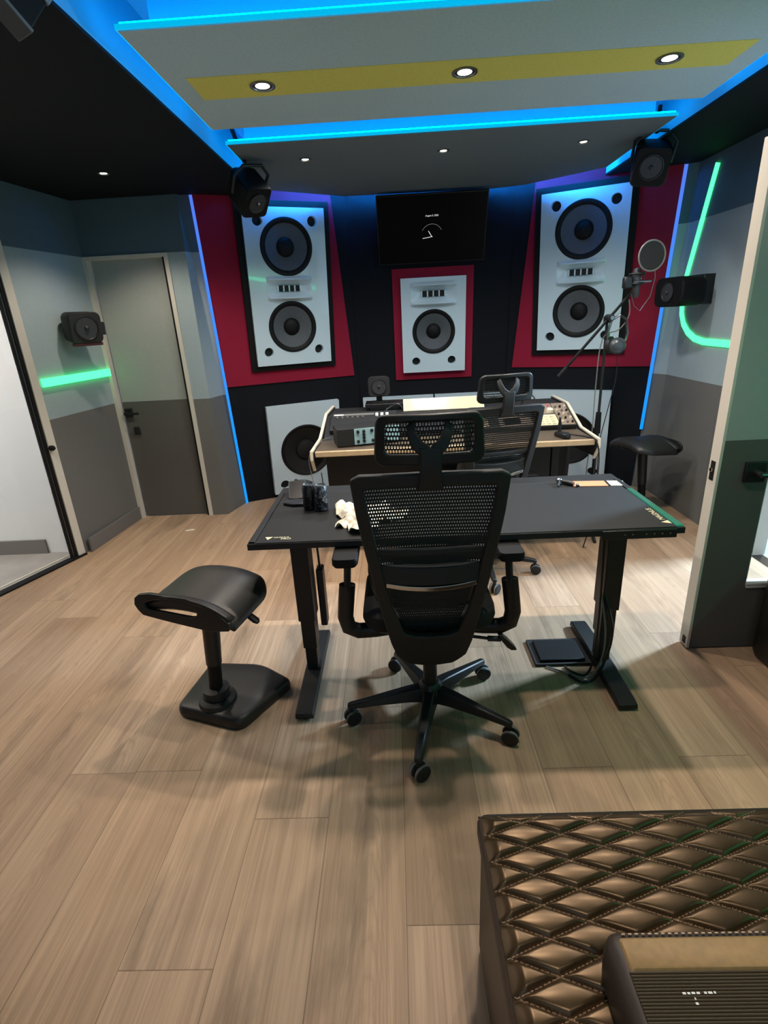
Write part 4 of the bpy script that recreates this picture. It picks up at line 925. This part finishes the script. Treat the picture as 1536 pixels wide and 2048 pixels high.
# display panel, reflecting the downlight above
dp = thing('display', 'cream glossy display panel leaning at the back of the console', 'screen', (0.335, 3.72, 0.872), (R(-44), 0, 0))
box(-0.285, 0.285, 0.0, 0.02, 0.004, 0.108).build('casing', M_creamedge, dp, 0.002)
box(-0.278, 0.278, -0.0012, 0.0, 0.010, 0.102).build('panel', mat('glossy_cream', (226, 208, 168), 0.22, coat=0.3), dp, smooth=0)
# preamp box
pr = thing('preamp', 'black rack box with pale blue faceplate and knobs on the console', 'preamp', (-0.367, 3.146, 0.7655), (0, 0, R(14)))
box(0, 0.40, 0, 0.18, 0.004, 0.112).build('case', M_bpm, pr, 0.003)
box(0.105, 0.39, -0.006, 0.0, 0.010, 0.108).build('faceplate', M_bluepanel, pr, 0.001, label='pale blue faceplate')
for i, (x, z) in enumerate([(0.128, 0.090), (0.165, 0.090), (0.215, 0.092), (0.165, 0.070), (0.165, 0.051), (0.128, 0.030), (0.165, 0.030), (0.220, 0.030), (0.30, 0.030), (0.30, 0.085)]):
    q = MB(); q.lathe([(0.0, 0), (0.010, 0), (0.008, 0.014), (0.0, 0.014)], (x, -0.006, z), (0, -1, 0), 14); q.build('knob', M_bp, pr)
for y, z in ((0.03, 0.085), (0.03, 0.02), (0.155, 0.09), (0.155, 0.02)):
    q = MB(); q.lathe([(0.0, 0), (0.006, 0), (0.005, 0.003), (0.0, 0.003)], (0.0, y, z), (-1, 0, 0), 10); q.build('screw', M_chrome, pr)
for y in (0.02, 0.14): MB().box(0.02, 0.38, y, y + 0.02, 0.0, 0.004).build('foot', M_rubber, pr, smooth=0)
cable('cable', [(-0.43, 3.30, 0.80), (-0.47, 3.24, 0.80), (-0.50, 3.16, 0.780), (-0.535, 3.10, 0.75), (-0.54, 3.08, 0.66), (-0.50, 3.10, 0.45), (-0.44, 3.34, 0.30)], 0.0022, M_greyp, 'thin grey cable from the black rack box over the console edge')
cable('cable', [(-0.47, 3.05, 0.64), (-0.455, 3.10, 0.45), (-0.40, 3.34, 0.30)], 0.003, M_bp, 'thin black cable hanging below the console beside the subwoofer')
# desk speaker on black box
bx = thing('interface_box', 'flat black box under the small speaker at the back of the console', 'audio box', (-0.10, 3.90, 0.872))
box(-0.125, 0.155, -0.08, 0.10, 0.018, 0.048).build('case', M_bp, bx, 0.004); box(-0.09, 0.12, -0.05, 0.08, 0.0, 0.018).build('base', M_greyp, bx, 0.002)
Mq = lookM((-0.122, 3.91, 1.036), (0.06, -1, 0.05)); t = small_speaker('desk_speaker', 'small square black speaker standing on a black box on the console', 0.158, 0.142, 0.13, Mq)
b = MB(); b.tube([(0, 0.0, -0.066), (0, 0.005, -0.112)], 0.022, 12); b.lathe([(0.0, 0.0), (0.058, 0.0), (0.050, 0.010), (0.0, 0.014)], (0, 0.005, -0.116), (0, 0, 1), 24); b.build('stand', M_bp, t)
cable('cable', [(0.05, 3.78, 0.875), (0.02, 3.76, 0.92), (-0.03, 3.79, 0.905), (-0.08, 3.78, 0.877)], 0.004, M_steel, 'short grey cable loop in front of the flat black box')
hd = thing('handheld_unit', 'small black unit with an upright stalk on the wooden worktop', 'device', (1.0, 3.16, 0.766), (0, 0, R(18)))
b = MB(); b.ring([[Vector((x * k, y * k, z)) for x, y in rrect(-0.026, 0.026, -0.06, 0.06, 0.018, 4)] for z, k in ((0, 0.9), (0.01, 1.0), (0.026, 0.95), (0.032, 0.75))]); b.build('body', M_bp, hd)
MB().tube([(0.0, 0.03, 0.028), (0.003, 0.035, 0.075), (-0.002, 0.03, 0.105), (-0.012, 0.02, 0.118)], [0.011, 0.011, 0.006, 0.005], 10).build('stalk', M_bp, hd)
cable('cable', [(1.02, 3.22, 0.775), (1.09, 3.19, 0.770), (1.14, 3.11, 0.771), (1.165, 3.045, 0.76), (1.18, 3.02, 0.66), (1.21, 3.10, 0.45), (1.22, 3.16, 0.20), (1.20, 3.2, 0.006)], 0.004, M_bp, 'black cable running over the console front edge beside the cream side panel')
cable('cable', [(0.965, 3.66, 0.884), (0.955, 3.68, 0.93), (0.93, 3.70, 0.95), (0.89, 3.70, 0.93), (0.87, 3.70, 0.88)], 0.005, M_bp, 'black cable arch at the back of the control panel')

# ================================================================== MICROPHONE STAND
sx, sy = 1.345, 3.52
ms = thing('microphone_stand', 'black boom microphone stand with chrome pole beside the console', 'stand', (sx, sy, 0))
b = MB(); b.cyl((0, 0, 0.10), (0, 0, 0.78), 0.014, 0.012, 16); b.build('lower_pole', M_bm, ms)
MB().cyl((0, 0, 0.70), (0, 0, 0.84), 0.021, 0.017, 16).build('pole_grip', M_rubber, ms)
MB().cyl((0, 0, 0.84), (0, 0, 1.43), 0.0085, seg=14).build('upper_pole', M_bm, ms)
for k in range(3):
    a = R(20 + 120 * k); MB().tube([(0.012 * math.cos(a), 0.012 * math.sin(a), 0.16), (0.17 * math.cos(a), 0.17 * math.sin(a), 0.03), (0.26 * math.cos(a), 0.26 * math.sin(a), 0.012)], 0.011, 10).build('leg', M_bm, ms)
bd = Vector((0.35, -0.0, 0.41)).normalized(); pc = Vector((0.0, -0.03, 1.43))
b = MB(); b.cyl(pc - bd * 0.43, pc + bd * 0.22, 0.009, seg=12); bm_ = b.build('boom', M_blackframe, ms)
MB().cyl(pc - bd * 0.45, pc - bd * 0.38, 0.013, seg=12).build('end_cap', M_rubber, bm_)
b = MB(); b.cyl(pc + Vector((0, 0.035, 0)), pc + Vector((0, -0.035, 0)), 0.022, seg=16); b.box(-0.018, 0.018, -0.02, 0.02, 1.40, 1.44); b.build('clutch', M_bp, ms, 0.003)
MB().cyl(pc + Vector((0, -0.035, 0)), pc + Vector((0, -0.05, 0)), 0.012, seg=12).build('clutch_knob', M_steel, ms)
tip = Vector((sx, sy, 0)) + pc + bd * 0.22
mp = thing('microphone', 'black side-address microphone in a shock mount on the boom', 'microphone', tip)
b = MB(); b.tube([(-0.02, 0, 0.0), (-0.005, -0.01, 0.035), (0.02, -0.01, 0.05)], 0.010, 8); b.build('bracket', M_steel, mp)
b = MB()
for zz in (0.02, 0.075):
    b.tube([(0.0 + 0.042 * math.cos(2 * math.pi * k / 16), 0.042 * math.sin(2 * math.pi * k / 16), zz) for k in range(16)], 0.006, 8, True)
for k in range(4): a = R(45 + 90 * k); b.tube([(0.042 * math.cos(a), 0.042 * math.sin(a), 0.02), (0.042 * math.cos(a), 0.042 * math.sin(a), 0.075)], 0.004, 6)
b.build('shock_mount', M_bm, mp)
b = MB(); b.lathe([(0.0, -0.06), (0.014, -0.06), (0.024, -0.04), (0.025, 0.02), (0.025, 0.09), (0.018, 0.105), (0.0, 0.11)], seg=20); b.build('body', M_driver, mp)
box(-0.085, -0.030, -0.03, 0.01, -0.005, 0.062).build('mount_block', M_bp, mp, 0.010)
MB().cyl((-0.03, -0.02, 0.03), (0.075, -0.03, 0.03), 0.008, seg=10).build('arm', M_steel, mp)
pf = thing('pop_filter', 'round black pop filter with pale rim above the microphone', 'pop filter', tip + Vector((0.045, -0.07, 0.165)), (0, 0, R(8)))
b = MB(); b.tube([(0.082 * math.cos(2 * math.pi * k / 40), 0, 0.082 * math.sin(2 * math.pi * k / 40)) for k in range(40)], 0.005, 8, True); b.build('rim', M_greyp, pf)
MB().lathe([(0.081, -0.002), (0.001, -0.003)], (0, 0, 0), (0, -1, 0), 40, False).build('mesh', mat('pop_mesh', (40, 42, 42), 0.9), pf)
b = MB(); b.tube([(0.03, 0.0, -0.082), (0.036, 0.0, -0.12), (0.030, 0.02, -0.22), (-0.015, 0.04, -0.30), (-0.05, 0.05, -0.27), (-0.07, 0.06, -0.20)], 0.0022, 8); b.build('gooseneck', M_steel, pf)
hp = thing('headphones', 'grey headphones hanging from the microphone stand clutch', 'headphones', (sx + 0.045, sy - 0.09, 1.27), (0, 0, R(-12)))
b = MB(); b.tube([(-0.055 + 0.0, 0.03, 0.0), (-0.062, 0.03, 0.07), (-0.045, 0.03, 0.145), (0.0, 0.03, 0.175), (0.04, 0.03, 0.145), (0.052, 0.02, 0.07), (0.04, 0.01, 0.02)], 0.008, 8, ry=0.016); b.build('headband', M_steel, hp)
b = MB(); b.lathe([(0.0, 0.022), (0.020, 0.022), (0.042, 0.012), (0.050, 0.0), (0.050, -0.018), (0.040, -0.026), (0.0, -0.026)], (0.0, 0.0, -0.005), (0.1, -1, 0.1), 32); b.build('ear_cup', mat('grey_metallic', (72, 78, 82), 0.3, 0.4), hp)
b = MB(); b.lathe([(0.0, 0.02), (0.042, 0.012), (0.050, 0.0), (0.050, -0.018), (0.0, -0.026)], (-0.045, 0.055, 0.0), (-0.9, 0.5, 0.0), 28); b.build('ear_cup', M_bpm, hp)
cable('cable', [(sx + 0.05, sy - 0.09, 1.215), (sx + 0.055, sy - 0.08, 1.05), (sx + 0.03, sy - 0.06, 0.85), (sx - 0.0, sy - 0.05, 0.60), (sx + 0.02, sy - 0.06, 0.30), (sx + 0.06, sy - 0.12, 0.006)], 0.003, M_bp, 'thin cable dropping from the headphones along the microphone stand')
cable('cable', [(sx + 0.11, sy - 0.03, 1.53), (sx + 0.12, sy - 0.03, 1.44), (sx + 0.06, sy - 0.05, 1.36), (sx - 0.028, sy - 0.02, 1.30), (sx - 0.036, sy, 1.0), (sx - 0.034, sy, 0.7), (sx - 0.05, sy, 0.4), (sx - 0.04, sy - 0.02, 0.03)], 0.0035, M_greyp, 'grey microphone cable running down beside the chrome pole')

# ================================================================== SADDLE STOOLS
def make_stool(label):
    t = thing('saddle_stool', label, 'stool')
    # weighted base: rounded trapezoid plate with soft bulged edge
    P = []
    for x, y, r in ((-0.165, -0.115, 0.05), (0.150, -0.115, 0.06), (0.215, 0.185, 0.035), (0.03, 0.245, 0.20), (-0.215, 0.185, 0.05)): P.append((x, y, r))
    poly = []
    n = len(P)
    for i in range(n):
        p, a, c = Vector(P[i][:2]), Vector(P[i - 1][:2]), Vector(P[(i + 1) % n][:2]); r = P[i][2]
        u, v = (a - p).normalized(), (c - p).normalized(); half = math.acos(max(-1, min(1, u.dot(v)))) / 2; d = min(r / math.tan(half), (a - p).length * .45, (c - p).length * .45)
        q0, q1 = p + u * d, p + v * d
        for k in range(7):
            s_ = k / 6; poly.append(tuple(q0 * (1 - s_) ** 2 + p * 2 * s_ * (1 - s_) + q1 * s_ ** 2))
    b = MB(); c0 = Vector((0, 0.03)); L = []
    for z, k in ((0.0, 0.965), (0.010, 0.99), (0.025, 1.0), (0.040, 0.985), (0.050, 0.95), (0.055, 0.88), (0.058, 0.60), (0.059, 0.2)):
        L.append([Vector((c0.x + (x - c0.x) * k, c0.y + (y - c0.y) * k, z)) for x, y in poly])
    b.ring(L); b.build('base', M_leath, t, smooth=60)
    b = MB(); b.lathe([(0.078, 0.054), (0.074, 0.072), (0.058, 0.082), (0.050, 0.080), (0.048, 0.10), (0.053, 0.104), (0.052, 0.118), (0.036, 0.124), (0.0, 0.124)], (-0.012, -0.03, 0), (0, 0, 1), 36, False); b.build('pivot_collar', M_bpm, t)
    a0, a1 = Vector((-0.012, -0.03, 0.10)), Vector((0.012, -0.005, 0.52)); d = a1 - a0
    po = MB().cyl(a0 + d * 0.32, a1, 0.031, 0.036, 24).build('post', M_bp, t)
    MB().cyl(a0, a0 + d * 0.34, 0.027, 0.027, 24).build('inner_post', M_rubber, po)
    # saddle seat: curved cushion with drooping flanks and an upturned rear lip with hand slot
    def top(x, y):
        k = abs(x) / 0.20
        return 0.588 - (0.058 if x > 0 else 0.045) * k ** 2.4 + 0.016 * (y / 0.17) - 0.05 * max(0.0, (y - 0.08) / 0.10) ** 2 * 0.5
    def seat(u, v, dz):
        y = -0.122 + 0.302 * v; w = 0.205 * (1.0 - 0.30 * max(0.0, (v - 0.65) / 0.35) ** 2.0)
        x = (2 * u - 1) * w; e = max(abs(2 * u - 1) ** 8, (v ** 10) if v > 0.5 else 0)
        return Vector((x, y, top(x, y) - dz - (0.016 * e if dz == 0 else -0.004 * e)))
    b = MB(); N_, M_ = 22, 16
    tv_ = [[b.bm.verts.new(seat(i / N_, j / M_, 0)) for i in range(N_ + 1)] for j in range(M_ + 1)]
    bv_ = [[b.bm.verts.new(seat(i / N_, j / M_, 0.050)) for i in range(N_ + 1)] for j in range(M_ + 1)]
    for j in range(M_):
        for i in range(N_):
            b.bm.faces.new((tv_[j][i], tv_[j][i + 1], tv_[j + 1][i + 1], tv_[j + 1][i])); b.bm.faces.new((bv_[j][i], bv_[j + 1][i], bv_[j + 1][i + 1], bv_[j][i + 1]))
    for i in range(N_):
        b.bm.faces.new((tv_[0][i], bv_[0][i], bv_[0][i + 1], tv_[0][i + 1])); b.bm.faces.new((tv_[M_][i], tv_[M_][i + 1], bv_[M_][i + 1], bv_[M_][i]))
    for j in range(M_):
        b.bm.faces.new((tv_[j][0], tv_[j + 1][0], bv_[j + 1][0], bv_[j][0])); b.bm.faces.new((tv_[j][N_], bv_[j][N_], bv_[j + 1][N_], tv_[j + 1][N_]))
    b.build('seat', M_leath, t, 0.010, smooth=50)
    def lipf(x, z): return Vector((x, -0.142 + 0.10 * (z - 0.46), z))
    o_ = [(-0.212, 0.512), (-0.226, 0.532), (-0.222, 0.558), (-0.200, 0.576), (-0.15, 0.586), (0.0, 0.586), (0.06, 0.580), (0.11, 0.566), (0.155, 0.546), (0.200, 0.515), (0.196, 0.488), (0.12, 0.474), (0.04, 0.478), (-0.05, 0.483), (-0.12, 0.488), (-0.19, 0.494)]
    i_ = [(-0.166, 0.526), (-0.174, 0.538), (-0.172, 0.552), (-0.160, 0.562), (-0.12, 0.563), (-0.02, 0.561), (0.035, 0.558), (0.052, 0.552), (0.062, 0.541), (0.062, 0.530), (0.054, 0.522), (0.035, 0.518), (0.0, 0.518), (-0.05, 0.519), (-0.10, 0.520), (-0.150, 0.521)]
    b = MB(); b.grid(lambda u, v: Vector((-0.205 + 0.40 * u, -0.131 + 0.035 * v, top(-0.205 + 0.40 * u, -0.10) + (0.006 if u < 0.6 else 0.0) * (1 - v) - 0.006 * v)), 18, 4); b.build('rear_edge', M_leath, t, solid=0.012)
    b = MB(); b.ringplate(o_, i_, lipf, Vector((0, 0.014, 0))); b.build('handle_lip', M_bp, t, 0.003)
    b = MB(); b.box(-0.08, 0.10, -0.05, 0.11, 0.500, 0.535); b.build('under_plate', M_bpm, t, 0.008)
    b = MB(); b.tube([(0.10, 0.02, 0.505), (0.17, 0.0, 0.485)], 0.007, 8); b.tube([(0.16, 0.003, 0.488), (0.19, -0.006, 0.476), (0.225, -0.015, 0.464), (0.235, -0.018, 0.460)], [0.009, 0.015, 0.016, 0.008], 10, ry=0.008); b.build('lever', M_bp, t)
    return t
st = make_stool('black saddle stool with handle slot on the wooden floor beside the standing desk')
st2 = copy_tree(st)
st.location = (-0.765, 1.775, 0); st.rotation_euler = (0, 0, R(-19))
st2.location = (1.80, 3.80, 0.0); st2.rotation_euler = (0, 0, R(108)); st2['label'] = 'black saddle stool standing in the corner by the vertical blue light'
for o in (st, st2): o['group'] = 'black saddle stools'
tag(MB().prismz([(-1.72, 3.81), (-1.66, 3.84), (-1.635, 3.825), (-1.69, 3.795)], 0.0, 0.004).build('paper_scrap', M_paper, smooth=0), 'tiny white paper scrap on the floor near the narrow door', 'scrap')

# ================================================================== QUILTED OTTOMAN AND THINGS NEAR THE CAMERA
OX0, OX1, OY0, OY1, OZ = 0.146, 1.00, -0.10, 0.876, 0.45
ot = thing('ottoman', 'bronze diamond-quilted leather ottoman with pale stitching', 'ottoman', (0.603, 0.38, 0))
QW, QH = 0.156, 0.0575
def quilt(x, y):
    p = (x - OX0 - 0.012) / QW + (y - OY1) / QH; q = (x - OX0 - 0.012) / QW - (y - OY1) / QH
    a, c = abs(math.sin(math.pi * p)), abs(math.sin(math.pi * q))
    d = min(a, c) * 0.75 + a * c * 0.25
    return 0.65 * (1 - (1 - min(1.0, d / 0.55)) ** 2.2) + 0.35 * (a * c) ** 0.6
def otop(u, v):
    x = OX0 + (OX1 - OX0) * u; y = 0.10 + (OY1 - 0.10) * v
    e = min(1.0, (x - OX0) / 0.03, (OY1 - y) / 0.03)
    return Vector((x - 0.603, y - 0.38, OZ - 0.010 + 0.0125 * quilt(x, y) * e - 0.010 * (1 - e) ** 2))
MB().grid(otop, 460, 400).build('quilted_top', M_bronze, ot, smooth=80)
b = MB(); L = []
for z, k in ((0.37, 0.0), (0.40, 0.004), (0.425, 0.004), (0.436, 0.0), (0.428, -0.012)):
    L.append([Vector((x - 0.603, y - 0.38, z)) for x, y in rrect(OX0 - k, OX1 + k, OY0 - k, OY1 + k, 0.02, 4)])
b.ring(L, cap=False); b.build('border', M_brown, ot)
b = MB(); b.prismz([(x - 0.603, y - 0.38) for x, y in rrect(OX0 + 0.004, OX1 - 0.004, OY0 + 0.004, OY1 - 0.006, 0.02, 4)], 0.03, 0.42); b.build('body', M_brown, ot)
for x in (OX0 + 0.06, OX1 - 0.06):
    for y in (OY0 + 0.06, OY1 - 0.06): MB().cyl((x - 0.603, y - 0.38, 0.0), (x - 0.603, y - 0.38, 0.035), 0.025, 0.03, 14).build('foot', M_bp, ot)
b = MB()
def stitch_line(sgn):
    for k in range(-16, 17):
        # line p = k (sgn>0) or q = k: x = OX0+.012 + QW*(k - sgn*(y-OY1)/QH)
        y = 0.42
        while y < OY1 - 0.012:
            x = OX0 + 0.012 + QW * (k - sgn * (y - OY1) / QH)
            if OX0 + 0.008 < x < 0.95:
                dx, dy = -sgn * QW, QH; l = math.hypot(dx, dy); dx /= l; dy /= l
                z = OZ - 0.010 + 0.0026; h, w = 0.0026, 0.0009
                nx, ny = -dy * w, dx * w
                x_, y_ = x - 0.603, y - 0.38
                b.ring([[Vector((x_ - dx * h + nx * s1, y_ - dy * h + ny * s1, z + zz)) for s1, zz in ((-1, 0), (1, 0), (0, 0.0016))], [Vector((x_ + dx * h + nx * s1, y_ + dy * h + ny * s1, z + zz)) for s1, zz in ((-1, 0), (1, 0), (0, 0.0016))]])
            y += 0.0085 * QH / math.hypot(QW, QH)
stitch_line(1); stitch_line(-1)
k = b.build('stitching', M_thread, ot, smooth=0, label='pale pink stitching'); k['kind'] = 'stuff'
rb = thing('ribbed_cushion', 'gold-brown leather box with ribbed dark centre resting on the quilted ottoman', 'box', (0.30, 0.20, OZ + 0.005))
b = MB(); L = []
for z, k in ((0.0, 0.0), (0.05, 0.002), (0.085, 0.0), (0.096, -0.008), (0.10, -0.022)):
    L.append([Vector((x, y, z)) for x, y in rrect(-k, 0.46 + k, -0.10 - k, 0.368 + k, 0.022, 5)])
b.ring(L); b.build('shell', M_brown, rb)
b = MB(); L = []
for z, k in ((0.0995, 0.0), (0.1025, -0.003)):
    L.append([Vector((x, y, z)) for x, y in rrect(0.018 - k, 0.45 + k, 0.306 - k, 0.352 + k, 0.006, 4)])
b.ring(L); b.build('top_band', M_gold, rb, label='gold-brown leather band')
for i in range(76):
    y = 0.3040 - 0.0043 * i; b = MB(); L = []
    for x in (0.016, 0.45): L.append([Vector((x, y + 0.0017 * math.cos(a), 0.0993 + 0.0034 * math.sin(a))) for a in [math.pi * j / 6 for j in range(7)]])
    b.ring(L).build('rib', M_rib, rb)
b = MB()
for x, y, w in [(0.080, 0.2768, 0.005), (0.087, 0.2768, 0.004), (0.093, 0.2770, 0.005), (0.100, 0.2770, 0.005), (0.111, 0.2772, 0.004), (0.117, 0.2772, 0.006), (0.125, 0.2774, 0.003), (0.094, 0.2702, 0.002), (0.0925, 0.2645, 0.004)]: b.box(x, x + w, y - 0.0014, y + 0.0014, 0.1029, 0.1033)
b.build('printed_mark', M_white, rb, smooth=0, label='small white printed mark')
b = MB()
for i in range(40): x = 0.025 + 0.0105 * i; b.box(x, x + 0.0055, 0.3565, 0.3582, 0.0985, 0.1005)
k = b.build('stitching', M_thread, rb, smooth=0); k['kind'] = 'stuff'
# dark sofa end at the right, dark seat corner at the lower left
so = thing('sofa', 'black leather sofa end beside the open door at the edge of the view', 'sofa', (1.545, 1.345, 0))
b = MB(); L = []
for z, k in ((0.0, -0.01), (0.03, 0.0), (0.36, 0.0), (0.46, -0.008), (0.50, -0.05)):
    L.append([Vector((x, y, z)) for x, y in rrect(-k, 0.50 + k, -0.60 - k, 0.70 + k, 0.05, 5)])
b.ring(L); b.build('armrest', M_leath, so)
b = MB(); b.ring([[Vector((x, y, z)) for x, y in rrect(0.20 - k, 0.53 + k, -0.60 - k, 0.66 + k, 0.05, 5)] for z, k in ((0.40, 0.0), (0.62, 0.0), (0.70, -0.05))]); b.build('backrest', M_leath, so)
dc = tag(MB().prismz([(-1.30, 0.30), (-0.86, 0.30), (-0.93, 0.66), (-1.01, 0.745), (-1.40, 0.80)], 0.0, 0.03).build('rug', M_rubber, bevel=0.006), 'black floor mat corner at the lower left corner of the view', 'mat')
